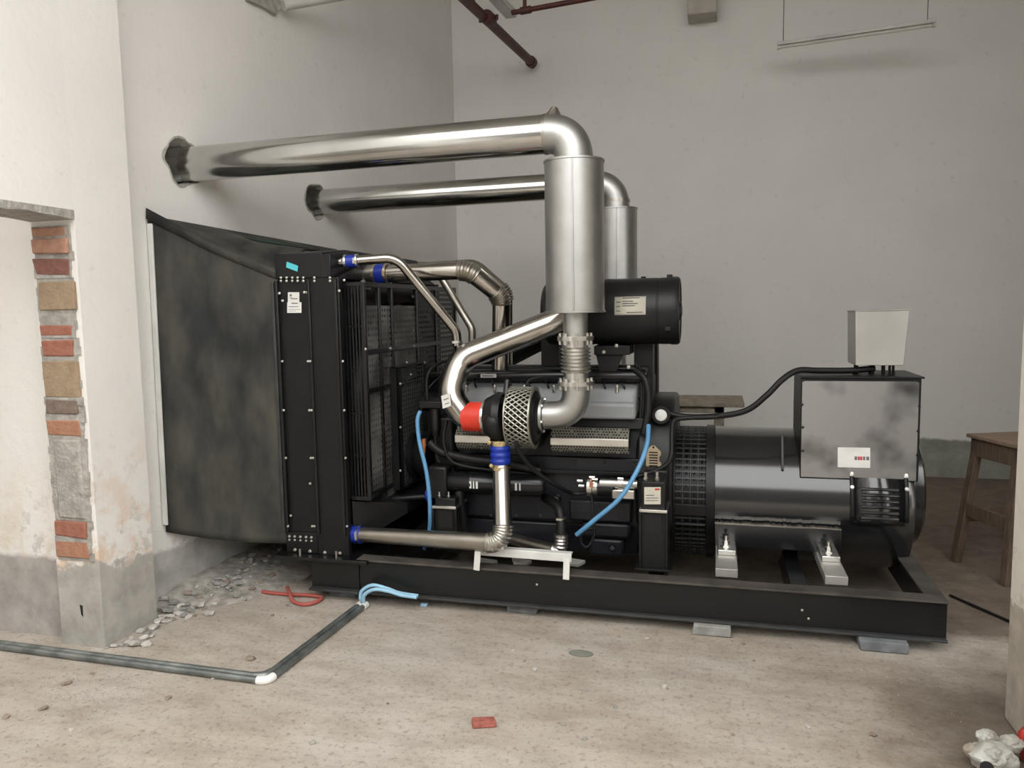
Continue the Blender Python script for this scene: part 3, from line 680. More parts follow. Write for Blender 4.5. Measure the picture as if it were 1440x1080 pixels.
# starter motor
SY = 4.20
sz = P(850, 685, y=SY).z; sx0, sx1 = P(826, 685, y=SY).x, P(897, 685, y=SY).x
st = MB().lathe((sx0, SY, sz), (1, 0, 0), [(0, .035), (.004, .055), (.03, .058), (.034, .045), (.06, .045)], 24).build('starter_motor', M_zinc, en)
MB().lathe((sx0+.06, SY, sz), (1, 0, 0), [(0, .05), (.09, .05), (.1, .042)], 24).build('starter_body', M_black_gloss, st)
MB().lathe((P(845, 680, y=SY).x, SY-.02, P(845, 678, y=SY).z), (1, 0, 0), [(0, .028), (.10, .028), (.10, .036), (.13, .036), (.13, .026), (sx1-P(845, 680, y=SY).x, .026)], 20).build('solenoid', M_zinc, st)
MB().box(P(862, 690, y=SY).x, P(894, 690, y=SY).x, SY-.05, SY+.02, P(870, 699, y=SY).z, P(870, 686, y=SY).z).build('starter_flange', M_zinc, st, bevel=.006)
for px, py in ((812, 676), (814, 683), (829, 671), (833, 674), (829, 679), (869, 673)): q = P(px, py, y=SY-.03); MB().cyl(q, q+V((.03, 0, 0)), .010, n=8).build('terminal', M_zinc, st)
MB().box(P(829, 676, y=SY-.05).x, P(834, 676, y=SY-.05).x, SY-.06, SY-.045, P(830, 682, y=SY).z, P(830, 674, y=SY).z).build('copper_link', mat('copper', (.6, .3, .18), .35, 1), st)
# flywheel housing
FY = 4.30
fx0, fx1 = P(893, 650, y=FY).x, P(946, 650, y=FY).x
fr = .47; fz = .60
fh = MB().prism([(fx0, YC-fr, .42), (fx0, YC-fr, fz+.22), (fx0, YC-fr*.78, fz+.40), (fx0, YC-.2, fz+.50), (fx0, YC+.2, fz+.50), (fx0, YC+fr*.78, fz+.40), (fx0, YC+fr, fz+.22), (fx0, YC+fr, .42), (fx0, YC+.25, .27), (fx0, YC-.25, .27)], (fx1-fx0, 0, 0)).build('flywheel_housing', M_black, en, bevel=.02, seg=3)
FYN = YC-fr
va, vb = P(908, 664, y=FYN-.004), P(930, 627, y=FYN-.004)
cx_, cz_ = (va.x+vb.x)/2, (va.z+vb.z)/2; hw, hh = (vb.x-va.x)/2, (vb.z-va.z)/2
vp = MB().prism([V((cx_+hw*a, FYN-.006, cz_+hh*b_)) for a, b_ in ((-.55, -.8), (-.25, -1), (.15, -1), (.5, -.8), (.95, -.5), (1, -.3), (.75, -.12), (.75, .15), (1, .35), (.9, .6), (.45, .82), (.15, 1), (-.25, 1), (-.6, .8), (-.95, .5), (-.95, -.5))], (0, .012, 0)).build('vent_plate', M_beige, fh, bevel=.002)
for k in range(6): MB().box(cx_-hw*.55, cx_+hw*.55, FYN-.0075, FYN-.005, cz_+hh*(-.5+.2*k)-.0035, cz_+hh*(-.5+.2*k)+.0035).build('vent_slot', M_dark, fh, smooth=0)
for s_ in (-.88, .88): bolt(fh, (cx_, FYN-.006, cz_+hh*s_), r=.005, h=.004, m=M_black_gloss)
q = P(930, 583, y=4.42); MB().lathe(q, (0, -1, 0), [(0, .045), (.02, .05), (.03, .05)], 24).build('plug_boss', M_black, fh); MB().lathe(q+V((0, -.03, 0)), (0, -1, 0), [(0, .034), (.006, .030), (.010, .012)], 24).build('plug_face', M_wpaint, fh)
# engine mounts
def mount(px0, px1, ptop, pplate, pbot, y, lab):
    x0, x1 = P(px0, ptop, y=y).x, P(px1, ptop, y=y).x
    zt_, zp, zb_ = P(px0, ptop, y=y).z, P(px0, pplate, y=y).z, ZT
    o = MB().box(x0, x1, y, y+.25, zp, zt_).build('engine_mount', M_black, en, bevel=.006)
    MB().box(x0-.01, x1+.01, y-.02, y+.2, zp-.012, zp+.004).build('mount_plate', M_zinc, o, bevel=.002)
    MB().box(x0-.012, x1+.012, y+.005, y+.02, zb_, zp-.012).build('mount_leg', M_black, o, bevel=.003)
    MB().box(x0-.012, x0, y-.02, y+.2, zb_, zp-.012).build('mount_web', M_black, o, bevel=.002)
    MB().box(x1, x1+.012, y-.02, y+.2, zb_, zp-.012).build('mount_web', M_black, o, bevel=.002)
    MB().box(x0+.02, x1-.02, y-.0, y+.006, zp-.13, zp-.02).build('mount_recess', M_dark, o, smooth=0)
    return o, x0, x1, zt_, zp
MY = 4.02
mo, mx0, mx1, mzt, mzp = mount(902, 936, 677, 716, 806, MY, 1)
q = P(906, 709, y=MY-.002); label_plate(mo, q, P(929, 709, y=MY-.002)-q, P(906, 685, y=MY-.002)-q, (0, -1, 0), M_paper_old, [(.65, .95, .82, .92, M_redink), (.1, .6, .5, .55, M_ink), (.1, .85, .35, .39, M_ink), (.1, .85, .2, .24, M_ink)])
MB().box(mx0-.035, mx1+.035, MY-.03, MY+.26, ZT, ZT+.012).build('mount_foot', M_black, mo, bevel=.002)
MB().box(mx0+.0, mx1-.0, MY+.2, FYN+.02, mzp, mzt+.02).build('mount_arm', M_black, mo, bevel=.01)
for px in (908, 924): q = P(px, 677, y=MY+.05); MB().lathe(q, (0, 0, 1), [(0, .013), (.022, .013), (.024, .008), (.05, .008)], 8).build('mount_bolt', M_zinc, mo)
mo2, mx0, mx1, mzt, mzp = mount(611, 640, 700, 711, 755, 4.10, 2)
MB().box(mx0, mx1, 4.3, YE+.1, mzp, mzt).build('mount_arm', M_black, mo2, bevel=.01)
for px in (618, 631): q = P(px, 701, y=4.15); MB().lathe(q, (0, 0, 1), [(0, .012), (.02, .012), (.022, .007), (.04, .007)], 8).build('mount_bolt', M_zinc, mo2)

# turbochargers (near one fully built)
TY = 4.05
tc = P(738, 587, y=TY)
tu = MB().lathe((tc.x-.055, TY, tc.z), (1, 0, 0), [(0, .13), (.02, .15), (.10, .15), (.12, .13), (.125, .09)], 32).build('turbocharger', M_black, en)
def helix(sgn, k, n):
    pts = []
    for j in range(9):
        t = j/8; a = 2*math.pi*k/n + sgn*t*.62; r_ = .166
        pts.append((tc.x-.075+t*.135, TY+r_*math.cos(a), tc.z+r_*math.sin(a)))
    return pts
lat = MB()
for k in range(34):
    lat.tube(helix(1, k, 34), .0042, 5); lat.tube(helix(-1, k, 34), .0042, 5)
lat.annulus((tc.x-.080, TY, tc.z), (1, 0, 0), .150, .172, .008, 40); lat.annulus((tc.x+.054, TY, tc.z), (1, 0, 0), .150, .172, .008, 40)
lat.build('mesh_heat_shield', M_shield, tu, smooth=50)
MB().lathe((tc.x-.07, TY, tc.z), (1, 0, 0), [(0, .145), (.002, .152), (.12, .152), (.122, .14)], 32).build('turbine_jacket', M_rubber, tu)
cxl = P(688, 585, y=TY).x
MB().lathe((tc.x-.085, TY, tc.z), (-1, 0, 0), [(0, .055), (.03, .055), (.032, .135), (.07, .14), (.10, .12), (.13, .105), (tc.x-.085-cxl, .082)], 32).build('compressor_housing', M_black, tu)
MB().tube(spline([(tc.x-.16, TY+.02, tc.z+.05), (tc.x-.155, TY-.09, tc.z-.02), (P(704, 600, y=TY).x, TY-.05, P(704, 608, y=TY).z), (P(704, 620, y=TY).x, TY-.03, P(704, 622, y=TY).z)], 8), [.06]*9+[.055]*8+[.045]*8, 20).build('compressor_outlet', M_black, tu)
MB().lathe((tc.x+.06, TY, tc.z), (1, 0, 0), [(0, .145), (.012, .13), (.02, .10), (.05, .078)], 32).build('turbine_housing', M_black, tu)
MB().cyl((tc.x-.10, TY-.02, tc.z+.12), (tc.x-.10, TY+.02, tc.z+.20), .018, n=12).build('oil_feed', M_black_gloss, tu)
for k in range(8):
    a = 2*math.pi*k/8; bolt(tu, (tc.x-.118, TY+.125*math.cos(a), tc.z+.125*math.sin(a)), (-1, 0, 0), .007, .008, M_black_gloss)
MB().tube(bent([(tc.x, TY+.05, tc.z-.1), (tc.x+.02, TY+.14, tc.z-.14), (tc.x+.02, VY+.1, tc.z-.1)], .05), .06, 16).build('turbine_inlet', M_black, tu)
ty2 = sym(TY)
MB().lathe((tc.x-.2, ty2, tc.z), (1, 0, 0), [(0, .08), (.08, .14), (.14, .14), (.16, .06), (.18, .06), (.2, .16), (.32, .16), (.36, .08)], 28).build('turbocharger', M_black, en)

# dark clutter between guard and engine
q = P(609, 570, y=4.25)
fs = MB().box(q.x-.07, q.x+.07, 4.2, 4.34, P(609, 573, y=4.25).z, P(609, 563, y=4.25).z).build('filter_head', M_black, en, bevel=.006)
MB().lathe((q.x+.012, 4.25, P(609, 574, y=4.25).z), (0, 0, -1), [(0, .034), (.12, .034), (.135, .028), (.17, .02)], 20).build('fuel_filter', M_black_gloss, en)
def hose(pts, r, m_, nm='hose', parent=en, k=8): return MB().tube(spline(pts, k), r, 10).build(nm, m_, parent)
hose([P(602, 570, y=4.28), P(600, 540, y=4.3), P(604, 522, y=4.32), P(620, 510, y=4.4), P(640, 508, y=4.5)], .010, M_rubber)
hose([P(590, 600, y=4.3), P(596, 560, y=4.3), P(608, 540, y=4.32), P(625, 525, y=4.4)], .006, M_rubber)
hose([P(628, 590, y=4.2), P(624, 620, y=4.18), P(632, 645, y=4.18), P(652, 655, y=4.2), P(700, 662, y=4.24), P(760, 668, y=4.26)], .011, M_rubber)
hose([P(604, 622, y=4.2), P(622, 636, y=4.2), P(660, 645, y=4.2), P(700, 650, y=4.22), P(760, 662, y=4.26)], .026, M_rubber)
hose([P(735, 598, y=3.92), P(726, 620, y=3.93), P(733, 640, y=3.96), P(752, 662, y=4.02), P(785, 684, y=4.1), P(806, 694, y=4.2), P(830, 692, y=4.2)], .012, M_rubber, 'battery_cable')
hose([P(832, 695, y=4.18), P(834, 720, y=4.16), P(836, 750, y=4.14), P(826, 769, y=4.12), P(817, 762, y=4.12), P(820, 748, y=4.12), P(832, 743, y=4.13)], .007, M_rubber, 'starter_cable')
hose([P(652, 672, y=4.24), P(646, 694, y=4.2), P(648, 720, y=4.2), P(652, 750, y=4.22)], .03, M_rubber, 'water_hose')
hose([P(612, 612, y=4.2), P(614, 640, y=4.2), P(618, 650, y=4.2)], .008, M_rubber)
hose([P(740, 545, y=4.18), P(745, 534, y=4.2), P(770, 530, y=4.25), P(800, 532, y=4.3)], .008, M_rubber)
hose([P(893, 520, y=4.4), P(908, 535, y=4.36), P(912, 570, y=4.34), P(905, 610, y=4.32)], .02, M_rubber)
for k in range(5): hose([P(895+4*k, 512+3*k, y=4.45), P(902+3*k, 545, y=4.4), P(900+3*k, 590, y=4.35+.01*k)], .007, M_rubber)
q = P(600, 637, y=4.25); MB().lathe(P(596, 617, y=4.25), (0, 0, -1), [(0, .012), (.05, .012), (.055, .007), (.09, .007)], 8).build('spark_tag', mat('orange tag', (.5, .16, .05), .5), en)
MB().box(P(612, 660, y=4.28).x, P(640, 660, y=4.28).x, 4.26, 4.5, P(620, 735, y=4.28).z, P(620, 585, y=4.28).z).build('front_cover', M_black, en, bevel=.02)
MB().lathe(P(612, 640, y=4.5)+V((-.16, 0, 0)), (1, 0, 0), [(0, .14), (.05, .15), (.06, .12), (.1, .15), (.15, .15)], 28).build('drive_pulley', M_black, en)
MB().cyl((SX+.1, cy, cz), (EX0+.05, cy, cz), .06, n=16).build('fan_shaft', M_black, en)

# ================================================================== AIR CLEANERS
def air_cleaner(y, x0, x1, z, r, lab, label_on):
    t = thing('air_cleaner', ((x0+x1)/2, y, z-r), lab, 'air filter')
    L_ = x1-x0
    b = MB().lathe((x0, y, z), (1, 0, 0), [(0, r*.85), (.02, r*.97), (.04, r), (L_-.125, r), (L_-.122, r*.985), (L_-.116, r*.985), (L_-.113, r*1.0), (L_-.045, r*1.0)], 48).build('canister', M_black, t)
    MB().lathe((x1-.05, y, z), (1, 0, 0), [(0, r*1.02), (.035, r*1.02), (.048, r*.97), (.05, r*.9), (.043, r*.86), (.043, r*.3), (.055, r*.26), (.06, r*.12)], 48).build('end_cap', M_black, t)
    for a in (90, 210, 330): q = V((x1-.065, y+math.cos(math.radians(a))*r*1.02, z+math.sin(math.radians(a))*r*1.02)); MB().box(q.x-.012, q.x+.02, q.y-.012, q.y+.012, q.z-.012, q.z+.012).build('cap_latch', M_rubber, t, bevel=.003)
    if label_on:
        # curved label on the side
        n = 8; zc_t, zc_b = P(885, 417, y=y-r).z, P(885, 443, y=y-r).z; xa, xb = P(864, 430, y=y-r).x, P(908, 430, y=y-r).x
        def cl(u, v):
            zz = zc_b+(zc_t-zc_b)*v; return V((xa+(xb-xa)*u, y-math.sqrt(max(0, (r+.0015)**2-(zz-z)**2)), zz))
        lb = MB().grid(cl, 1, 8).build('label', M_paper_old, t, solid=.001)
        for (u0, u1, v0) in ((.25, .8, .9), (.25, .6, .72), (.25, .75, .6), (.25, .65, .48), (.4, .9, .12), (.05, .2, .68), (.06, .18, .45), (.06, .18, .2)):
            MB().grid(lambda u, v: cl(u0+(u1-u0)*u, v0+.05*v)+V((0, -.0015, 0)), 1, 2).build('printed_line', M_ink, lb, solid=.0006)
    return t
AY, AR = 4.50, .190
az = P(945, 437, y=AY).z
ax0, ax1 = P(768, 435, y=AY).x, P(957, 435, y=AY).x
air_cleaner(AY, ax0, ax1, az, AR, 'black cylindrical air cleaner with cream label behind the big muffler', True)
air_cleaner(5.22, ax0-.12, P(918, 390, y=5.22).x, az+.02, AR, 'black air cleaner without label behind the labelled one', False)
# support frame of the air cleaners
sf = thing('air_cleaner_support', (-.5, 4.8, .95), 'black steel posts and tapered bracket holding the air cleaners', 'support')
pa, pb = P(893, 490, y=4.62).x, P(919, 490, y=4.62).x
MB().box(pa, pb, 4.56, 4.70, .95, az-AR*.8).build('post', M_rubber, sf, bevel=.004)
MB().box(pa, pb, 4.95, 5.09, .95, az-AR*.6).build('post', M_rubber, sf, bevel=.004)
pa, pb = P(764, 500, y=4.62).x, P(788, 500, y=4.62).x
MB().box(pa, pb, 4.56, 4.70, .95, az-AR*.8).build('post', M_rubber, sf, bevel=.004)
g = [P(838, 499, y=4.40), P(876, 499, y=4.40), P(862, 535, y=4.40), P(846, 535, y=4.40)]
MB().prism(g, (0, .012, 0)).build('tapered_bracket', M_grey if False else M_black, sf, bevel=.002)
MB().box(P(836, 490, y=4.4).x, P(886, 490, y=4.4).x, 4.38, 4.62, P(850, 499, y=4.4).z, P(850, 486, y=4.4).z).build('saddle', M_black, sf, bevel=.004)
MB().box(P(764, 490, y=4.4).x, P(919, 490, y=4.4).x, 4.60, 5.05, az-AR*.9-.02, az-AR*.9+.0).build('cross_plate', M_rubber, sf, bevel=.004)
for px, py in ((849, 495), (867, 486), (884, 516)): bolt(sf, P(px, py, y=4.378), r=.008, h=.010)

# air intake pipe from air cleaner to turbo
ip = thing('intake_pipe', P(700, 560, y=4.1), 'bent stainless intake pipe with red hose from air cleaner to turbo', 'pipe')
pth = bent([P(812, 440, y=4.27), P(646, 505, y=4.14), P(632, 556, y=4.05), P(654, 586, y=TY), P(668, 586, y=TY)], [.16, .14, .06], 10)
MB().tube(pth, .073, 28).build('pipe', M_steel, ip)
for px, py, d in ((663, 499, (1, 0, 0)),):
    pass
rx0, rx1 = P(653, 585, y=TY).x, P(689, 585, y=TY).x
tz_ = tc.z
MB().lathe((rx0, TY, P(668, 586, y=TY).z), (1, 0, 0), [(0, .076), (.002, .080), (.05, .083), (.085, .082), (rx1-rx0-.002, .086), (rx1-rx0, .08)], 32).build('red_hose', M_red, ip)
clamp(ip, (rx1-.028, TY, P(668, 586, y=TY).z), (1, 0, 0), .086, .014)
lbp = P(622, 575, y=4.05-.09); a_ = P(634, 571, y=4.05-.09)-lbp; b_ = P(620, 557, y=4.05-.09)-lbp
label_plate(ip, lbp+V((0, .008, 0)), a_, b_, (-.2, -1, 0), M_paper, [(.2, .8, .6, .68, M_ink), (.3, .8, .25, .32, M_ink)])
ip2 = thing('intake_pipe', P(720, 520, y=5.2), 'black air pipe slanting under the stainless intake pipe', 'pipe')
MB().tube(bent([P(812, 450, y=5.1), P(650, 535, y=5.3), P(640, 580, y=5.4)], .15, 8), .075, 22).build('pipe', M_black_gloss, ip2)

# ================================================================== EXHAUST LINES
def exhaust(hole, my, mx, mz0, mz1, mr, pr, zb_ax, lab, full):
    t = thing('exhaust_line', (mx, my, mz0-.5), lab, 'exhaust')
    d = V((hole.x, hole.y, hole.z))-wn*.18
    el = V((mx, my, zb_ax))
    st_ = bent([d, el, V((mx, my, mz1-.005))], .19, 14)
    # straight run and elbow as two pieces
    k = 1
    MB().tube([st_[0], st_[1]], pr, 36).build('straight_pipe', M_duct, t)
    MB().tube(st_[1:], pr*1.01, 36).build('elbow', M_muff, t)
    MB().annulus(st_[1]-V((.008, 0, 0)), (st_[1]-st_[0]), pr*.98, pr*1.04, .014, 36).build('weld_seam', M_pipe_warm, t)
    m_ = MB().lathe((mx, my, mz0), (0, 0, 1), [(0, pr*.6), (.0, mr*.98), (.002, mr*1.03), (.012, mr*1.03), (.014, mr), (mz1-mz0-.014, mr), (mz1-mz0-.012, mr*1.03), (mz1-mz0-.002, mr*1.03), (mz1-mz0, mr*.98), (mz1-mz0+.004, pr*.9)], 56).build('muffler', M_muff, t)
    MB().box(mx+mr*.12-.004, mx+mr*.12+.004, my-mr-.0035, my-mr+.01, mz0+.014, mz1-.014).build('seam', M_muff, m_, bevel=.0015)
    return t, st_
mx1_, my1 = P(808, 330, y=TY).x, TY
mz1t, mz1b = P(806, 226, y=TY).z, P(810, 440, y=TY).z
ex1, st1 = exhaust(H1, TY, mx1_, mz1b, mz1t, .155, .100, P(790, 187, y=TY).z, 'long silver exhaust pipe and muffler with bellows joined to the turbo', True)
# broken weld stub on top of the elbow
q = st1[3]+V((.0, 0, .085)); b = MB().lathe(q, (.1, 0, 1), [(0, .055), (.03, .03), (.05, .018), (.055, .004)], 9)
for v in b.v: v += V((random.uniform(-.006, .006), random.uniform(-.006, .006), random.uniform(-.004, .004)))
b.build('weld_stub', M_pipe_warm, ex1, smooth=0)
zf1, zf2 = P(810, 474, y=TY).z, P(810, 537, y=TY).z
MB().cyl((mx1_, TY, mz1b+.01), (mx1_, TY, zf1), .066, n=32).build('neck', M_muff, ex1)
def flange(t, z, r=.098):
    for dz in (0, -.011): MB().annulus((mx1_, TY, z+dz-.006), (0, 0, 1), .06, r, .012, 32).build('flange', M_zinc, t)
    for k in range(8):
        a = 2*math.pi*k/8+.25; q = V((mx1_+math.cos(a)*.082, TY+math.sin(a)*.082, z)); MB().cyl(q+V((0, 0, -.04)), q+V((0, 0, .022)), .0085, n=8).build('flange_bolt', M_zinc, t)
flange(ex1, zf1); flange(ex1, zf2)
zbt, zbb = P(810, 488, y=TY).z, P(810, 524, y=TY).z
MB().cyl((mx1_, TY, zf1), (mx1_, TY, zbt), .066, n=32).build('bellows_collar', M_zinc, ex1)
pts, rs = ribbed([V((mx1_, TY, zbt)), V((mx1_, TY, zbb))], .066, 7, .016, 8)
MB().tube(pts, rs, 36).build('bellows', M_zinc, ex1, smooth=60)
MB().cyl((mx1_, TY, zbb), (mx1_, TY, zf2), .066, n=32).build('bellows_collar', M_zinc, ex1)
zt5 = P(770, 584, y=TY).z; xf = P(766, 584, y=TY).x
pe = bent([(mx1_, TY, zf2), (mx1_, TY, zt5), (xf, TY, zt5)], .135, 12)
MB().tube(pe, .075, 32).build('lower_elbow', M_muff, ex1)
MB().lathe((xf-.018, TY, zt5), (1, 0, 0), [(0, .05), (0, .096), (.014, .096), (.016, .08)], 36).build('turbine_flange', M_muff, ex1)
for k in range(6):
    a = 2*math.pi*k/6+.3; bolt(ex1, (xf-.003, TY+.086*math.cos(a), zt5+.086*math.sin(a)), (1, 0, 0), .007, .008)
my2 = 5.62
mx2 = P(867, 300, y=my2).x
h2 = V((wx(H2.y), H2.y, H2.z))
mz2t = P(870, 293, y=my2).z
ex2, st2 = exhaust(H2, my2, mx2, mz2t-.82, mz2t, P(896, 330, y=my2).x-mx2, .093, P(840, 258, y=my2).z, 'silver exhaust pipe and muffler standing behind the black air cleaners', False)
MB().cyl((mx2, my2, mz2t-.8), (mx2, my2, tc.z), .066, n=24).build('neck', M_muff, ex2)
MB().annulus((mx2, my2, P(863, 285, y=my2).z), (0, 0, 1), .09, .097, .02, 32).build('weld_seam', M_pipe_warm, ex2)
MB().cyl((mx2, my2, tc.z), (tc.x+.12, ty2, tc.z), .066, n=24).build('lower_elbow', M_muff, ex2)

# ================================================================== CHARGE AIR AND COOLANT PIPES
CY = 3.97
# A: thin pipe from the header tank over the guard
c1 = thing('coolant_pipe', P(560, 370, y=4.3), 'thin bent stainless pipe with blue hose from radiator top', 'pipe')
pA = bent([P(474, 369, y=4.03), P(557, 362, y=4.10), P(642, 466, y=4.26), P(643, 486, y=4.26)], [.13, .10], 10)
MB().tube(pA, .027, 20).build('pipe', M_steel, c1)
MB().cyl(P(484, 368, y=4.04), P(503, 367, y=4.055), .036, n=24).build('blue_hose', M_blue, c1)
ax_ = pA[1]-pA[0]
clamp(c1, P(486, 368, y=4.04), ax_, .036, .012); clamp(c1, P(502, 367, y=4.055), ax_, .036, .012)
clamp(c1, P(643, 481, y=4.26), (0, 0, 1), .028, .014)
# B: fat pipe with ribbed elbows
c2 = thing('charge_pipe', P(680, 400, y=4.75), 'fat stainless pipe with ribbed elbows and blue hose above the fan guard', 'pipe')
BY = 4.30
b0, b1, b2, b3 = P(520, 386, y=BY), P(658, 380, y=BY), P(705, 417, y=4.42), P(703, 520, y=4.46)
pB = bent([b0, b1, b2, b3], [.12, .10], 12)
MB().tube(pB, .052, 24).build('pipe', M_steel, c2)
for (i0, i1) in ((1, 14), (14, 27)):
    pts, rs = ribbed(pB[i0:i1], .054, 8, .008, 6); MB().tube(pts, rs, 24).build('ribbed_elbow', M_pipe_warm, c2, smooth=60)
MB().cyl(P(527, 386, y=BY), P(546, 385, y=BY), .06, n=24).build('blue_hose', M_blue, c2)
clamp(c2, P(529, 386, y=BY), b1-b0, .06, .014, M_brass); clamp(c2, P(545, 385, y=BY), b1-b0, .06, .014, M_brass)
MB().tube(bent([P(508, 404, y=BY), P(512, 386, y=BY), P(528, 386, y=BY)], .05), .058, 20).build('tank_outlet', M_pipe_warm, c2)
c3 = thing('charge_pipe', P(712, 400, y=5.05), 'stainless pipe standing just behind the fat ribbed pipe', 'pipe')
pC = bent([P(590, 379, y=4.75), P(668, 374, y=4.75), P(711, 412, y=4.78), P(711, 520, y=4.78)], [.12, .10], 12)
MB().tube(pC, .045, 24).build('pipe', M_steel, c3)
pts, rs = ribbed(pC[14:27], .047, 7, .008, 6); MB().tube(pts, rs, 24).build('ribbed_elbow', M_pipe_warm, c3, smooth=60)
c4 = thing('coolant_pipe', P(640, 430, y=5.1), 'thin dark steel pipe slanting down behind the fan guard', 'pipe')
MB().tube(bent([P(575, 378, y=4.6), P(612, 376, y=4.6), P(664, 462, y=4.6), P(664, 490, y=4.6)], [.08, .10], 10), .024, 16).build('pipe', M_pipe_warm, c4)
c4b = thing('coolant_pipe', P(590, 372, y=5.3), 'slim steel bleed pipe arching behind the fat ribbed pipe', 'pipe')
MB().tube(spline([P(560, 376, y=5.3), P(585, 371, y=5.3), P(600, 371, y=5.3), P(614, 378, y=5.3)], 8), .012, 12).build('pipe', M_pipe_warm, c4b)
# D: vertical pipe from turbo outlet to lower radiator
c5 = thing('charge_pipe', P(700, 770, y=CY), 'stainless charge pipe with blue hoses running from turbo down to radiator foot', 'pipe')
v0, v1, h1 = P(705, 655, y=CY), P(708, 764, y=3.83), P(500, 751, y=CY)
pD = bent([v0, v1, h1], .085, 14)
MB().tube(pD[:3], .049, 28).build('vertical_pipe', M_steel, c5)
pts, rs = ribbed(pD[1:16], .048, 11, .010, 6); MB().tube(pts, rs, 28).build('ribbed_elbow', M_zinc, c5, smooth=60)
MB().tube([pD[-2], pD[-1]], [.049, .042], 28).build('horizontal_pipe', M_pipe_warm, c5)
hz0, hz1 = P(704, 656, y=CY), P(703, 618, y=CY)
pts, rs = ribbed([P(704, 652, y=CY), P(703, 626, y=CY)], .052, 3, .005, 8)
MB().tube(pts, rs, 28).build('blue_hose', M_blue, c5, smooth=60)
MB().cyl(P(703.5, 658, y=CY), P(703, 620, y=CY), .05, n=28).build('hose_end', M_brass, c5)
clamp(c5, P(704, 657, y=CY), (0, 0, 1), .052, .018, M_brass); clamp(c5, P(703, 621, y=CY), (0, 0, 1), .052, .018, M_brass)
for px, py in ((691, 655), (688, 622)): bolt(c5, P(px, py, y=CY-.05), r=.009, h=.012, m=M_brass)
MB().tube([P(490, 750.5, y=CY), P(509, 752, y=CY)], .05, 28).build('blue_hose', M_blue, c5)
clamp(c5, P(507, 751.5, y=CY), h1-v1, .05, .012); clamp(c5, P(492, 750.5, y=CY), h1-v1, .05, .010, M_blue)
# E: second lower pipe, from behind, to a black hose
c6 = thing('charge_pipe', P(760, 770, y=4.2), 'low stainless pipe with black hose beside the white bracket', 'pipe')
pE = bent([P(668, 744, y=4.45), P(789, 776, y=4.12), P(789, 752, y=4.12)], .05, 8)
MB().tube(pE[:2], .034, 20).build('pipe', M_pipe_warm, c6)
pts, rs = ribbed(pE[1:], .034, 7, .007, 6); MB().tube(pts, rs, 20).build('ribbed_elbow', M_zinc, c6, smooth=60)
MB().tube(spline([P(789, 755, y=4.12), P(789, 735, y=4.14), P(786, 715, y=4.18), P(775, 704, y=4.24), P(765, 700, y=4.34)], 8), .028, 16).build('black_hose', M_rubber, c6)
clamp(c6, P(789, 752, y=4.12), (0, 0, 1), .029, .012); clamp(c6, P(788, 728, y=4.15), (0, 0, 1), .029, .012)
# blue elbow by the left mount
o = MB().lathe(P(606, 696, y=4.24)+V((-.03, 0, 0)), (1, 0, 0), [(0, .03), (.01, .042), (.05, .042), (.06, .03)], 20).build('hose_coupling', M_blue); tag(o, 'small blue hose coupling above the engine mount by the fan guard', 'hose')
pp = MB().cyl(P(498, 705, y=4.2), P(600, 698, y=4.24), .018, n=12).build('drain_pipe', M_black_gloss); tag(pp, 'thin black drain pipe under the fan guard', 'pipe')

# ================================================================== ALTERNATOR
ALY, ALZ, ALR = 4.80, .515, .395
ac0, ac1 = P(1004, 690, y=4.42).x, P(1200, 690, y=4.42).x
ae = P(1289, 690, y=4.45).x
al = thing('alternator', (.5, ALY, ALZ-ALR), 'glossy black cylindrical alternator with terminal box on top', 'alternator')
MB().lathe((ac0, ALY, ALZ), (1, 0, 0), [(0, ALR*.97), (.006, ALR), (ac1-ac0, ALR), (ac1-ac0+.01, ALR*1.005), (ae-ac0-.05, ALR*1.005), (ae-ac0-.01, ALR*.97), (ae-ac0, ALR*.90), (ae-ac0, ALR*.5)], 96).build('stator_housing', M_alt, al)
MB().lathe((ae-.01, ALY+.01, ALZ+.06), (1, 0, 0), [(0, ALR*.80), (.06, ALR*.80), (.075, ALR*.74), (.08, ALR*.5)], 64).build('end_cover', M_alt, al)
# front adaptor with ventilation grille
ad0, ad1 = P(944, 690, y=4.42).x, ac0+.004
ad = MB().lathe((ad0, ALY, ALZ), (1, 0, 0), [(0, ALR*1.04), (.018, ALR*1.04), (.02, ALR*.93), (ad1-ad0-.05, ALR*.93), (ad1-ad0-.048, ALR*1.02), (ad1-ad0, ALR*1.02)], 72).build('adaptor', M_black, al)
gr = MB(); na = 64
for k in range(na):                               # vent bars round the adaptor
    a = 2*math.pi*k/na
    if math.cos(a) > .55: continue
    p0 = V((ad0+.02, ALY+ALR*.985*math.cos(a), ALZ+ALR*.985*math.sin(a))); p1 = V((ad1-.05, p0.y, p0.z))
    gr.obox(p0, p1, .010, .008, V((0, math.cos(a), math.sin(a))))
gr.build('vent_bars', M_flange, ad, smooth=0)
for t in (.25, .5, .75):
    x = ad0+.02+(ad1-ad0-.07)*t; MB().annulus((x-.003, ALY, ALZ), (1, 0, 0), ALR*.975, ALR*1.0, .006, 64).build('vent_hoop', M_flange, ad, smooth=0)
for t in range(8):
    x = ad0+.03+(ad1-ad0-.09)*t/7; a = math.radians(196)
    MB().annulus((x-.0025, ALY, ALZ), (1, 0, 0), ALR*.975, ALR*.995, .005, 48).build('vent_hoop', M_black, ad, smooth=0)
MB().annulus((ad0+.0, ALY, ALZ), (1, 0, 0), ALR*.9, ALR*1.03, .02, 64).build('adaptor_rim', M_black, ad)
MB().box(ad0+.03, ad1-.05, ALY-ALR*1.02, ALY-ALR*.98, ALZ-.115, ALZ-.105).build('grille_divider', M_flange, ad, bevel=.002)
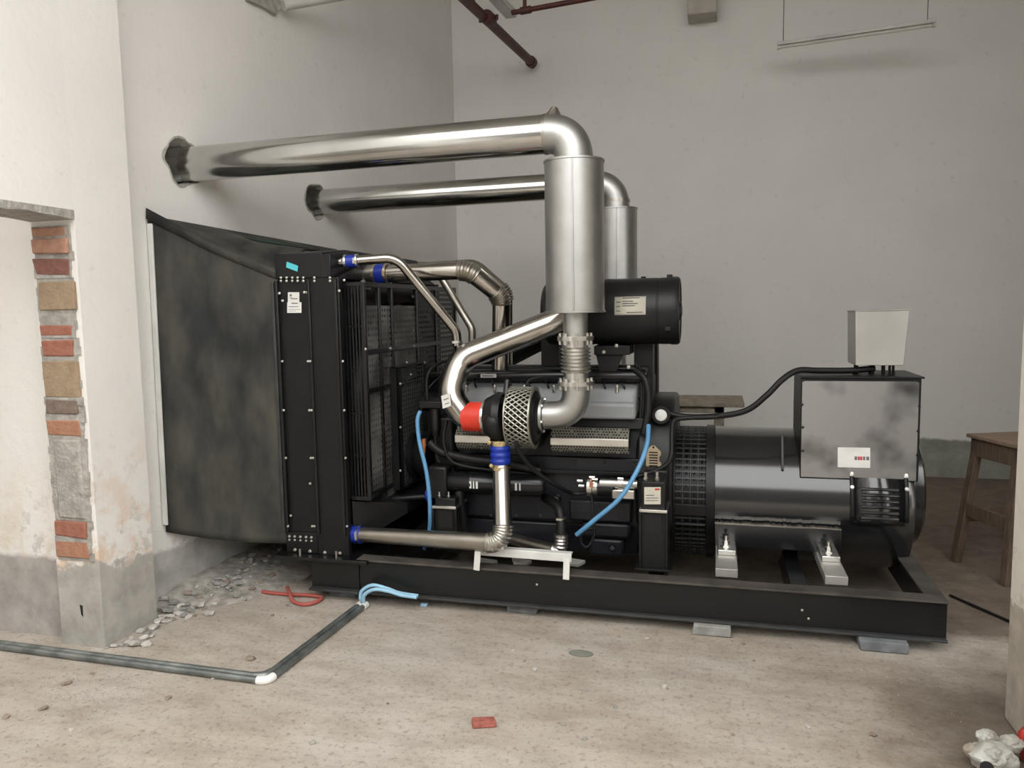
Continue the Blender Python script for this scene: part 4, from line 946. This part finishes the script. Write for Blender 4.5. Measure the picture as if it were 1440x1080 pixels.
MB().box(ad0+.02, ad1-.04, ALY-ALR*1.0, ALY-ALR*.96, ALZ-.06, ALZ+.0).build('grille_panel', M_black, ad, bevel=.002)
# lifting lug and weld
q0, q1 = P(1100, 612, y=4.54), P(1100, 660, y=4.48)
MB().obox(q0+V((0, -.005, 0)), q1+V((0, -.02, 0)), .014, .02, V((0, -1, .6))).build('lifting_lug', M_flange, al, bevel=.003)
# foot plate along the side
fp0, fp1 = P(1005, 736, y=4.36), P(1183, 772, y=4.36)
MB().box(fp0.x, fp1.x, 4.36, 4.385, P(1100, 773, y=4.36).z, P(1100, 741, y=4.36).z).build('foot_plate', M_alt, al, bevel=.003)
MB().box(fp0.x, fp1.x, 4.38, ALY-.15, P(1100, 773, y=4.36).z, P(1100, 773, y=4.36).z+.02).build('foot_shelf', M_alt, al, bevel=.003)
b = MB(); rnd = random.Random(3)
for k in range(60):
    x = fp0.x+(fp1.x-fp0.x)*k/60; b.box(x, x+.008+.004*rnd.random(), 4.362, 4.40, P(1100, 741, y=4.36).z-.002, P(1100, 741, y=4.36).z+.004+.006*rnd.random())
b.build('weld_bead', M_pipe_warm, al, smooth=0)
# side louvre
l0, l1 = P(1200, 700, y=4.42).x, P(1272, 700, y=4.42).x
def alsurf(ang, k=1.0): a = math.radians(ang); return V((0, ALY-ALR*k*math.cos(a), ALZ+ALR*k*math.sin(a)))
lv = MB().grid(lambda u, v: V((l0+(l1-l0)*u, 0, 0))+alsurf(-8+42*v, 1.025), 1, 12).build('louvre_panel', M_alt, al, solid=.012)
for k in range(6):
    a = -3+4.4*k; p0 = V((l0+.035, 0, 0))+alsurf(a, 1.035); p1 = V((l1-.03, 0, 0))+alsurf(a, 1.035)
    r_ = alsurf(a+25, 1)-V((0, ALY, ALZ))
    MB().obox(p0, p1, .016, .014, (alsurf(a+38)-V((0, ALY, ALZ))).normalized()).build('louvre_slat', M_alt, lv, bevel=.003)
for x in (l0-.008, l1+.008):
    st_b = MB(); st_b.grid(lambda u, v: V((x-.01+.02*u, 0, 0))+alsurf(-5+45*v, 1.04), 1, 12); st_b.build('louvre_strap', M_black, lv, solid=.008)
    bolt(lv, V((x, 0, 0))+alsurf(30, 1.05), alsurf(30)-V((0, ALY, ALZ)), .01, .012); bolt(lv, V((x, 0, 0))+alsurf(20, 1.05), alsurf(20)-V((0, ALY, ALZ)), .008, .010)
# terminal box
TBY = 4.44
tl, tr_ = P(1126, 600, y=TBY).x, P(1294, 600, y=TBY).x
tb0, tb1 = P(1210, 675, y=TBY).z, P(1210, 531, y=TBY).z
tb = MB().box(tl, tr_, TBY, TBY+.42, tb0, tb1-.004).build('terminal_box', M_black, al, bevel=.004)
MB().box(tl-.006, tr_+.012, TBY-.012, TBY+.43, tb1-.004, tb1+.006).build('box_lid', M_black, tb, bevel=.002)
MB().box(tl+.004, tr_-.012, TBY-.004, TBY+.001, tb0+.006, tb1-.02).build('front_cover', M_boxfront, tb, bevel=.001)
for px, py in ((1129, 535), (1128, 569), (1129, 601), (1129, 634), (1293, 571), (1291, 606), (1290, 640), (1210, 679), (1292, 536)): bolt(tb, P(px, py, y=TBY-.004), r=.006, h=.005, m=M_black_gloss)
q = P(1178, 657, y=TBY-.005); lb = label_plate(tb, q, P(1223.5, 658, y=TBY-.005)-q, P(1178, 629, y=TBY-.005)-q, (0, -1, 0), M_paper)
lu, lv_ = P(1223.5, 658, y=TBY-.005)-q, P(1178, 629, y=TBY-.005)-q
for i, (a, b_, m_) in enumerate(((.52, .60, M_ink), (.62, .68, M_redink), (.69, .76, M_redink), (.78, .85, M_ink), (.88, .97, M_ink))):
    o_ = q+V((0, -.0016, 0)); MB().prism([o_+lu*a+lv_*.38, o_+lu*b_+lv_*.38, o_+lu*b_+lv_*.56, o_+lu*a+lv_*.56], (0, -.0006, 0)).build('printed_mark', m_, tb, smooth=0)
# feet on the base frame
for (pxa, pxb, ptop, pmid, pbot) in ((1004, 1037, 768, 785, 822), (1150, 1184, 778, 797, 835)):
    zt_ = P(pxa, ptop, y=4.36).z
    x0, x1 = P(pxa+2, 795, y=4.2).x, P(pxb-1, 795, y=4.2).x
    ft = MB().box(x0, x1, 3.98, 4.6, ZT, ZT+.045).build('foot_bar', M_galv, al, bevel=.003)
    for v in (0,): pass
    MB().box(x0+.012, x1-.004, 4.20, 4.42, ZT+.045, ZT+.075).build('foot_pad', M_zinc, al, bevel=.004)
    q = V(((x0+x1)/2, 4.28, ZT+.075)); MB().lathe(q, (0, 0, 1), [(0, .03), (.006, .03), (.007, .018), (.028, .018), (.03, .010), (.055, .010)], 6).build('foot_bolt', M_zinc, al)

# galvanised hood above the terminal box
hy = TBY+.06
h0 = [P(1203, 514, y=hy), P(1271, 514, y=hy), P(1279, 436, y=hy), P(1203, 438, y=hy)]
hd = thing('cable_hood', (h0[0].x+.12, hy+.12, tb1), 'grey galvanised tapered box perched above the terminal box', 'metal box')
hb = MB().prism(h0, (0, .26, 0)).build('shell', M_galv, hd, bevel=.003)
MB().prism([h0[3]+V((-.003, -.004, 0)), h0[2]+V((.008, -.004, 0)), h0[2]+V((.008, -.004, .005)), h0[3]+V((-.003, -.004, .005))], (0, .27, 0)).build('lid', M_galv, hd, bevel=.001)
for px, w_ in ((1206, .012), (1228, .014), (1245, .010), (1254, .007), (1259, .007)):
    q = P(px, 516, y=hy+.05); MB().cyl((q.x, q.y+.05, tb1+.004), (q.x, q.y+.05, h0[0].z+.01), w_, n=12).build('gland_post', M_rubber, hd)
# power cable
cb = thing('power_cable', (-.2, 4.5, .95), 'thick black cable curving from terminal box to flywheel housing', 'cable')
cpts = [P(1230, 518, y=4.56), P(1195, 521, y=4.54), P(1150, 521, y=4.5), P(1122, 521, y=4.46), P(1100, 534, y=4.42), P(1078, 556, y=4.40), P(1050, 577, y=4.40), P(1010, 585, y=4.42), P(965, 586, y=4.44), P(935, 580, y=4.44)]
MB().tube(spline(cpts, 8), .017, 14).build('sheath', M_rubber, cb)
MB().tube(spline([P(1010, 586, y=4.40), P(965, 588, y=4.40), P(948, 592, y=4.38), P(945, 610, y=4.34), P(944, 640, y=4.30), P(935, 655, y=4.26), P(910, 666, y=4.22), P(895, 670, y=4.20)], 8), .013, 12).build('branch', M_rubber, cb)

# ================================================================== SMALL THINGS ON THE MACHINE
# white angle bracket standing on the front rail
wbk = thing('angle_bracket', P(735, 800, y=3.84), 'white painted angle iron bracket standing on the front rail', 'bracket')
wy = 3.90
a_, b_ = P(671, 775, y=wy), P(801, 785, y=wy)
MB().obox(a_+V((-.01, 0, .0)), b_+V((.01, 0, 0)), .008, .042).build('top_bar', M_wpaint, wbk, bevel=.002)
MB().obox(a_+V((-.01, .02, .02)), b_+V((.01, .02, .02)), .045, .008).build('top_bar', M_wpaint, wbk, bevel=.002)
for (x_, pb_) in ((672, 802), (797, 815)):
    t_ = P(x_, 775 if x_ < 700 else 784, y=3.838); q = P(x_-(2 if x_ < 700 else 1), pb_, y=3.838); MB().obox(t_, q, .034, .008, V((0, 1, 0))).build('leg', M_wpaint, wbk, bevel=.002)
for px in (732, 808, 684):
    q = P(px, 789, y=4.0); MB().prism([q+V((-.05, 0, -.0)), q+V((.05, .06, -.03)), q+V((.02, .0, -.035)), q+V((-.03, -.03, -.02))], (0, 0, .02)).build('gusset', M_galv, wbk, bevel=.003)
# light blue hoses
o = MB().tube(spline([P(591, 578, y=4.16), P(587, 592, y=4.14), P(590, 622, y=4.12), P(599, 660, y=4.1), P(604, 700, y=4.08), P(604, 745, y=4.1), P(597, 772, y=4.2)], 8), .012, 12).build('blue_hose', M_lblue); tag(o, 'light blue plastic hose hanging beside the fan guard', 'hose')
o = MB().tube(spline([P(912, 598, y=4.24), P(910, 625, y=4.16), P(897, 660, y=4.08), P(872, 700, y=4.02), P(835, 732, y=4.0), P(811, 752, y=4.04)], 8), .013, 12).build('blue_hose', M_lblue); tag(o, 'light blue plastic hose slanting past the starter motor', 'hose')

# ================================================================== FLOOR THINGS
# two galvanised conduits turning at an elbow
def cpath(d):
    return bent([V((-4.6, 2.955-d, .017)), V((-1.955+d, 2.915-d, .017)), V((-1.915+d, 3.80-d*.2, .017))], .05, 8)
for d, lab in ((0, 'thin galvanised conduit along the wall side of the floor pair'), (.034, 'thin galvanised conduit with the white elbow, outer of the floor pair')):
    t = thing('conduit', (-2.2, 2.93-d, 0), lab, 'conduit')
    pth = cpath(d); MB().tube(pth, .0155, 14).build('tube', M_cond, t)
    MB().tube(pth[1:10], .0195, 14).build('elbow', M_wpaint if d else M_cond, t)
    q = pth[-1]; MB().cyl(q+V((0, -.03, 0)), q+V((0, .012, 0)), .019, n=14).build('end_bush', M_wpaint, t)
for d, c in ((0, [P(507, 843, y=3.79), P(509, 831, y=3.795), P(524, 823, y=3.80), P(545, 828, y=3.81), P(562, 834, y=3.815), P(588, 838, y=3.825)]), (1, [P(511, 846, y=3.78), P(513, 836, y=3.775), P(526, 829, y=3.775), P(545, 831, y=3.78), P(565, 837, y=3.79), P(586, 840, y=3.80)])):
    o = MB().tube(spline(c, 8), .0105, 12).build('blue_hose', M_lblue2); tag(o, ('pale blue hose with the higher arch rising from the conduit end' if d == 0 else 'pale blue hose with the lower arch rising from the conduit end'), 'hose')
rh = MB().tube(spline([P(369, 832, z=.012), P(385, 834, z=.012), P(410, 836, z=.014), P(435, 837, z=.014), P(452, 840, z=.014), P(445, 846, z=.014), P(428, 850, z=.012), P(413, 846, z=.012), P(408, 836, z=.034), P(404, 826, z=.03)], 8), .011, 12).build('red_hose', M_redhose); tag(rh, 'faded red hose looped on the floor in front of the rubble', 'hose')
# brick fragment
q = P(680, 1014, z=.02)
b = MB().box(q.x-.045, q.x+.045, q.y-.022, q.y+.022, 0, .028)
R_ = Matrix.Rotation(.35, 3, 'Z')
for v in b.v: v.xyz = V((q.x, q.y, 0))+R_@(v-V((q.x, q.y, 0)))+V((random.uniform(-.006, .006), random.uniform(-.006, .006), 0))
tag(b.build('brick_fragment', mat('brick fragment red', (.40, .13, .10), .9, 0, (.26, .08, .06), 40, bump=.6, bscale=80), bevel=.006), 'small red broken brick piece lying alone on the concrete floor', 'brick')
# stones
STONE = []
for k in range(6):
    bm = bmesh.new(); bmesh.ops.create_icosphere(bm, subdivisions=1, radius=1)
    rr = random.Random(60+k)
    for v in bm.verts: v.co = v.co*(.7+.5*rr.random()); v.co.z *= .6
    me = bpy.data.meshes.new('stone'); bm.to_mesh(me); bm.free(); me.materials.append(M_stones[k % 3]); STONE.append(me)
def heapz(p):
    u = (p.y-3.40)/2.30
    if u < 0 or u > 1: return 0
    v = (p.x-wx(p.y))/((.30+.40*math.sin(u*2.8))*(.93+.14*noise.noise(V((p.y*6, 3, 0)))))
    return max(0, heap(u, v).z) if 0 <= v <= 1 else 0
def stone(p, s, lab, grp, k=None):
    o = bpy.data.objects.new('stone', STONE[random.randrange(6) if k is None else k]); link(o, None)
    o.location = V((p.x, p.y, heapz(p)+s*.30)); o.scale = (s*random.uniform(.8, 1.3), s*random.uniform(.7, 1.1), s*random.uniform(.6, .9)); o.rotation_euler = (random.uniform(-.3, .3), random.uniform(-.3, .3), random.uniform(0, 6))
    OFF[o.name] = o.location.copy(); tag(o, lab, 'stone', grp)
LP, GP = 'pale or grey rubble stone beside the broken pier foot', 'rubble stones by the pier foot'
for px, py, s in ((189, 905, .026), (203, 896, .022), (205, 905, .017), (160, 907, .016), (170, 906, .013), (178, 902, .012), (197, 887, .020), (216, 881, .020), (224, 872, .022), (207, 889, .013), (214, 893, .012), (222, 878, .012), (228, 866, .020), (236, 858, .028), (244, 850, .022),
                  (232, 848, .024), (250, 862, .018), (257, 864, .016), (265, 866, .015), (241, 865, .014), (232, 873, .015), (238, 872, .012), (294, 862, .022), (272, 857, .014), (184, 896, .012), (212, 884, .012), (150, 909, .010)):
    stone(P(px, py, z=.01), s*1.55, LP, GP, random.choice((0, 0, 1, 3, 3, 4)))
LP2, GP2 = 'grey rubble stone lying on the dirt heap along the wall', 'rubble stones on the dirt heap'
for k in range(70):
    t = random.random(); q = P(250+150*t+random.uniform(-12, 12), 848-66*t+random.uniform(-14, 16), z=.05); stone(q, random.uniform(.012, .036), LP2, GP2, random.choice((0, 1, 1, 3, 4, 5)))
LP3, GP3 = 'small loose pebble lying on the open concrete floor', 'pebbles scattered on the floor'
for px, py, s in ((95, 962, .018), (352, 928, .020), (60, 998, .018), (236, 983, .014), (8, 1010, .014), (100, 1028, .010), (752, 942, .012), (738, 930, .009), (747, 900, .010), (825, 972, .009), (722, 916, .009), (934, 966, .012), (938, 969, .008), (1136, 1023, .012), (1228, 1034, .012), (1030, 1034, .009), (910, 899, .012), (865, 995, .010), (793, 1020, .009), (823, 1040, .009),
                  (405, 852, .014), (412, 853, .010), (345, 845, .012), (383, 866, .012), (1045, 906, .012), (585, 853, .012), (600, 850, .010), (300, 955, .009), (162, 968, .009), (130, 948, .010), (440, 1046, .013), (400, 956, .008), (545, 990, .008), (1060, 930, .008)):
    stone(P(px, py, z=.0), s*1.25, LP3, GP3)
# fine grit
b = MB(); rr = random.Random(9)
for k in range(1500):
    if k < 700: q = P(rr.uniform(60, 200), rr.gauss(975, 22), z=0) if k < 350 else P(rr.uniform(210, 420), rr.uniform(800, 905), z=0)
    else: q = V((rr.uniform(-3.2, 1.0), rr.uniform(1.9, 3.75), 0))
    if q.x < wx(max(3.4, q.y))+.02 or (q.x < XP+.02 and q.y > 3.0): continue
    s = rr.uniform(.0015, .0055); z0 = heapz(q); a = rr.uniform(0, 6)
    dx, dy = V((math.cos(a), math.sin(a), 0))*s, V((-math.sin(a), math.cos(a), 0))*s*.7; q = V((q.x, q.y, z0))
    b.add([q-dx, q+dy, q+dx, q-dy, q+V((0, 0, s))], [(0, 1, 4), (1, 2, 4), (2, 3, 4), (3, 0, 4)])
tag(b.build('grit', M_stones[1], smooth=0), 'fine grit and crumbs scattered over the concrete floor', 'grit', kind='stuff')
# plastic scrap by the blue hose
q = P(596, 850, z=.01); tag(MB().prism([q+V((-.02, -.01, -.008)), q+V((.02, -.012, -.008)), q+V((.018, .012, -.008)), q+V((-.015, .01, -.008))], (.004, 0, .016)).build('plastic_scrap', M_lblue2, bevel=.002), 'tiny pale blue plastic scrap lying near the blue hose ends', 'scrap')
# green grey stain like flattened cloth on floor
q0 = P(817, 919, z=.002); tag(MB().prism([q0+V((math.cos(a)*.06, math.sin(a)*.035, 0)) for a in [2*math.pi*k/12 for k in range(12)]], (0, 0, .003)).build('cement_scab', mat('greenish cement', (.24, .25, .21), .9)), 'flat greenish cement scab on the concrete floor', 'cement')

# wooden stool at the right
s1, s2 = P(1337, 790, z=0), P(1409, 825, z=0)
wt = P(1366, 610, y=s1.y-.05)
ws = thing('wooden_trestle', (1.75, 5.15, 0), 'old brown wooden trestle stool half hidden by the white wall', 'stool')
ztop = P(1366, 609, y=s1.y+.02).z
tl_ = P(1366, 610, z=ztop); tr2 = P(1428, 628, z=ztop)
dl = (s2-s1).normalized(); dp = V((-dl.y, dl.x, 0))
if dp.x < 0: dp = -dp
L_ = .41; W_ = .95
b0_ = tl_; 
MB().prism([b0_-dl*.02-dp*.02, b0_+dl*L_-dp*.02, b0_+dl*L_+dp*W_, b0_-dl*.02+dp*W_], (0, 0, -.022)).build('seat', M_woodtop, ws, bevel=.003)
for s_ in (0, W_-.05): MB().prism([b0_+dp*(s_+.0)+V((0, 0, -.022)), b0_+dl*(L_-.02)+dp*s_+V((0, 0, -.022)), b0_+dl*(L_-.02)+dp*s_+V((0, 0, -.135)), b0_+dp*s_+V((0, 0, -.135))], dp*.025).build('apron', M_wood, ws, bevel=.002)
for e_ in (0, L_-.045): MB().prism([b0_+dl*e_+V((0, 0, -.022)), b0_+dl*e_+dp*W_+V((0, 0, -.022)), b0_+dl*e_+dp*W_+V((0, 0, -.135)), b0_+dl*e_+V((0, 0, -.135))], dl*.025).build('apron', M_wood, ws, bevel=.002)
legs = {}
for i, e_ in enumerate((.03, L_-.05)):
    for j, s_ in enumerate((.03, W_-.06)):
        tp = b0_+dl*e_+dp*s_+V((0, 0, -.03)); ft_ = (s1 if i == 0 else s1+dl*(L_+.02)) + dp*(s_+(.03 if j else 0)); ft_.z = 0
        legs[i, j] = (tp, ft_); MB().obox(tp, ft_, .05, .045, dp).build('leg', M_wood, ws, bevel=.003)
for j in (0, 1):
    a_ = legs[0, j][0].lerp(legs[0, j][1], .56); c_ = legs[1, j][0].lerp(legs[1, j][1], .56); MB().obox(a_, c_, .03, .085).build('stretcher', M_wood, ws, bevel=.003)
a_ = legs[0, 0][0].lerp(legs[0, 0][1], .62); c_ = legs[0, 1][0].lerp(legs[0, 1][1], .62); MB().obox(a_, c_, .03, .07).build('stretcher', M_wood, ws, bevel=.003)
# thin rod lying on floor
o = MB().cyl(P(1336, 837, z=.01), P(1432, 879, z=.01), .0075, n=10).build('steel_rod', M_rubber); tag(o, 'thin dark rod lying on the floor by the end of the frame', 'rod')
# plank table behind the generator
tbx0, tbx1 = P(917, 568, y=6.5).x, P(1047, 568, y=6.5).x
tzp = P(980, 566, y=6.5).z
pt = thing('plank_table', ((tbx0+tbx1)/2, 6.7, 0), 'rough plank table with dusty top standing behind the alternator', 'table')
b = MB().box(tbx0-.6, tbx1, 6.48, 7.05, tzp-.035, tzp+.0)
b.build('top', M_slab, pt, bevel=.006)
MB().box(tbx0-.5, tbx1-.16, 6.52, 6.56, tzp-.09, tzp-.035).build('apron', M_slab, pt, bevel=.004)
for x in (tbx1-.24, tbx0-.5):
    for y in (6.52, 6.94): MB().box(x, x+.08, y, y+.07, 0, tzp-.035).build('leg', M_slab, pt, bevel=.004)
# crumpled bag and red plastic at the right corner
def blob(c, rx, ry, rz, seed, sub=4, amp=.22, fr_=1.7):
    bm = bmesh.new(); bmesh.ops.create_icosphere(bm, subdivisions=sub, radius=1); b = MB()
    vs = []
    for v in bm.verts:
        d = v.co.normalized(); k = 1+amp*(abs(noise.noise(d*fr_+V((seed, 0, 0))))*1.6-.5)+amp*.4*noise.noise(d*fr_*3+V((seed, 5, 0)))
        vs.append(V((c.x+d.x*rx*k, c.y+d.y*ry*k, max(0.001, c.z+d.z*rz*k))))
    b.add(vs, [tuple(v.index for v in f.verts) for f in bm.faces]); bm.free(); return b
bgt = thing('plastic_bag', P(1400, 1070, z=0), 'crumpled off white plastic bag at the foot of the white wall', 'bag')
q = P(1398, 1066, z=.05); blob(q, .075, .065, .055, 3).build('bag_body', M_bag, bgt, smooth=25)
q = P(1388, 1036, z=.085); blob(q, .035, .03, .028, 8).build('bag_fold', M_bag, bgt, smooth=25)
q = P(1422, 1046, z=.085); blob(q, .04, .035, .03, 12).build('bag_fold', M_bag, bgt, smooth=25)
q = P(1366, 1055, z=.06); blob(q, .028, .03, .022, 15).build('bag_fold', mat('bag tan fold', (.42, .36, .29), .6), bgt, smooth=25)
q = P(1387, 1080, z=.085); MB().lathe(q, (-.1, -1, .5), [(0, .012), (.012, .022)], 16).build('bag_mouth', M_dark, bgt)
q = P(1446, 1046, z=.07); tag(blob(q, .035, .04, .07, 21, 3, .18).build('red_canister', M_bagred, smooth=40), 'red plastic container beside the crumpled bag', 'container')

# ================================================================== OVERHEAD THINGS
e1 = P(748, 88, z=4.1); e0 = e1+(P(655, 0, z=4.1)-e1)*1.6
sp = thing('sprinkler_pipe', (e1.x, (e0.y+e1.y)/2, 4.1), 'dark red sprinkler main with capped end under the ceiling', 'pipe')
MB().cyl(e0, e1, .042, n=20).build('pipe', M_sprink, sp)
dd = (e1-e0).normalized()
MB().lathe(e1-dd*.05, dd, [(0, .055), (.06, .055), (.075, .04)], 20).build('end_cap', M_sprink, sp)
mp = P(687, 26, z=4.1); MB().lathe(mp-dd*.06, dd, [(0, .055), (.02, .06), (.10, .06), (.12, .055)], 20).build('coupling', M_sprink, sp)
sd = dd.cross(V((0, 0, 1))).normalized()
for s_ in (-1, 1): q = mp+sd*.075*s_; MB().cyl(q-V((0, 0, .02)), q+V((0, 0, .02)), .014, n=8).build('coupling_lug', M_sprink, sp)
MB().cyl(V((mp.x, mp.y-.4, 4.1)), V((mp.x, mp.y-.4, ZC)), .008, n=8).build('hanger_rod', M_sprink, sp)
f0 = P(720, 18, z=4.1); f1 = f0+(P(802, 3, z=4.1)-f0)*2.2
bp_ = thing('sprinkler_branch', ((f0.x+f1.x)/2, f0.y, 4.08), 'thinner dark red sprinkler branch pipe along the back wall', 'pipe')
MB().cyl(f0, f1, .021, n=16).build('pipe', M_sprink, bp_)
q = P(738, 14, z=4.1); MB().cyl(q, V((q.x, q.y, ZC)), .016, n=12).build('riser', M_sprink, bp_); MB().cyl(f0.lerp(f1, .07), f0.lerp(f1, .15), .03, n=16).build('tee', M_sprink, bp_)
# white cable tray
t1 = P(719, 24, z=4.14); t0 = t1+(P(697, 0, z=4.14)-t1)*2.5
ct = thing('cable_tray', (t1.x, (t0.y+t1.y)/2, 4.14), 'white cable tray next to the dark red sprinkler main', 'tray')
MB().obox(t0, t1, .09, .02).build('tray_base', M_lamp, ct, bevel=.002)
for s_ in (-1, 1): MB().obox(t0+sd*.045*s_+V((0, 0, .02)), t1+sd*.045*s_+V((0, 0, .02)), .012, .05).build('tray_side', M_lamp, ct, bevel=.002)
MB().cyl(t1.lerp(t0, .2)+V((0, 0, .02)), V((t1.lerp(t0, .2).x, t1.lerp(t0, .2).y, ZC)), .005, n=8).build('hanger_rod', M_lamp, ct)
# hanging tube lamp
la, lb_ = P(1093, 66, z=3.9), P(1316, 34, z=3.9)
tlm = thing('tube_lamp', ((la.x+lb_.x)/2, la.y, 3.88), 'unlit white tube lamp hanging on wires before the back wall', 'lamp')
MB().obox(la+V((0, 0, .022)), lb_+V((0, 0, .022)), .06, .03).build('housing', M_lamp, tlm, bevel=.004)
MB().cyl(la.lerp(lb_, .02)+V((0, 0, -.006)), la.lerp(lb_, .98)+V((0, 0, -.006)), .014, n=12).build('tube', M_lamp, tlm)
for f in (.0, 1): q = la.lerp(lb_, .01+.98*f); MB().box(q.x-.012, q.x+.012, q.y-.016, q.y+.016, q.z-.022, q.z+.01).build('lamp_holder', M_lamp, tlm, bevel=.002)
for f in (.04, .95): q = la.lerp(lb_, f)+V((0, 0, .03)); MB().cyl(q, V((q.x, q.y, ZC)), .003, n=6).build('suspension_wire', M_rubber, tlm)
# white conduit and red pipe end high on the left wall
w0, w1 = wallpt(388, 10)+wn*.06, wallpt(470, -4)+wn*.5
o = MB().tube([w0, w0.lerp(w1, .5), w1], .035, 12).build('wall_conduit', M_lamp); tag(o, 'white conduit leaving the broken concrete high on the left wall', 'conduit')
r0 = wallpt(489, 6)+wn*.35; o = MB().cyl(r0, r0+V((-.25, -.1, .6)), .03, n=12).build('sprinkler_stub', M_sprink); tag(o, 'short dark red pipe end above the smaller exhaust', 'pipe')
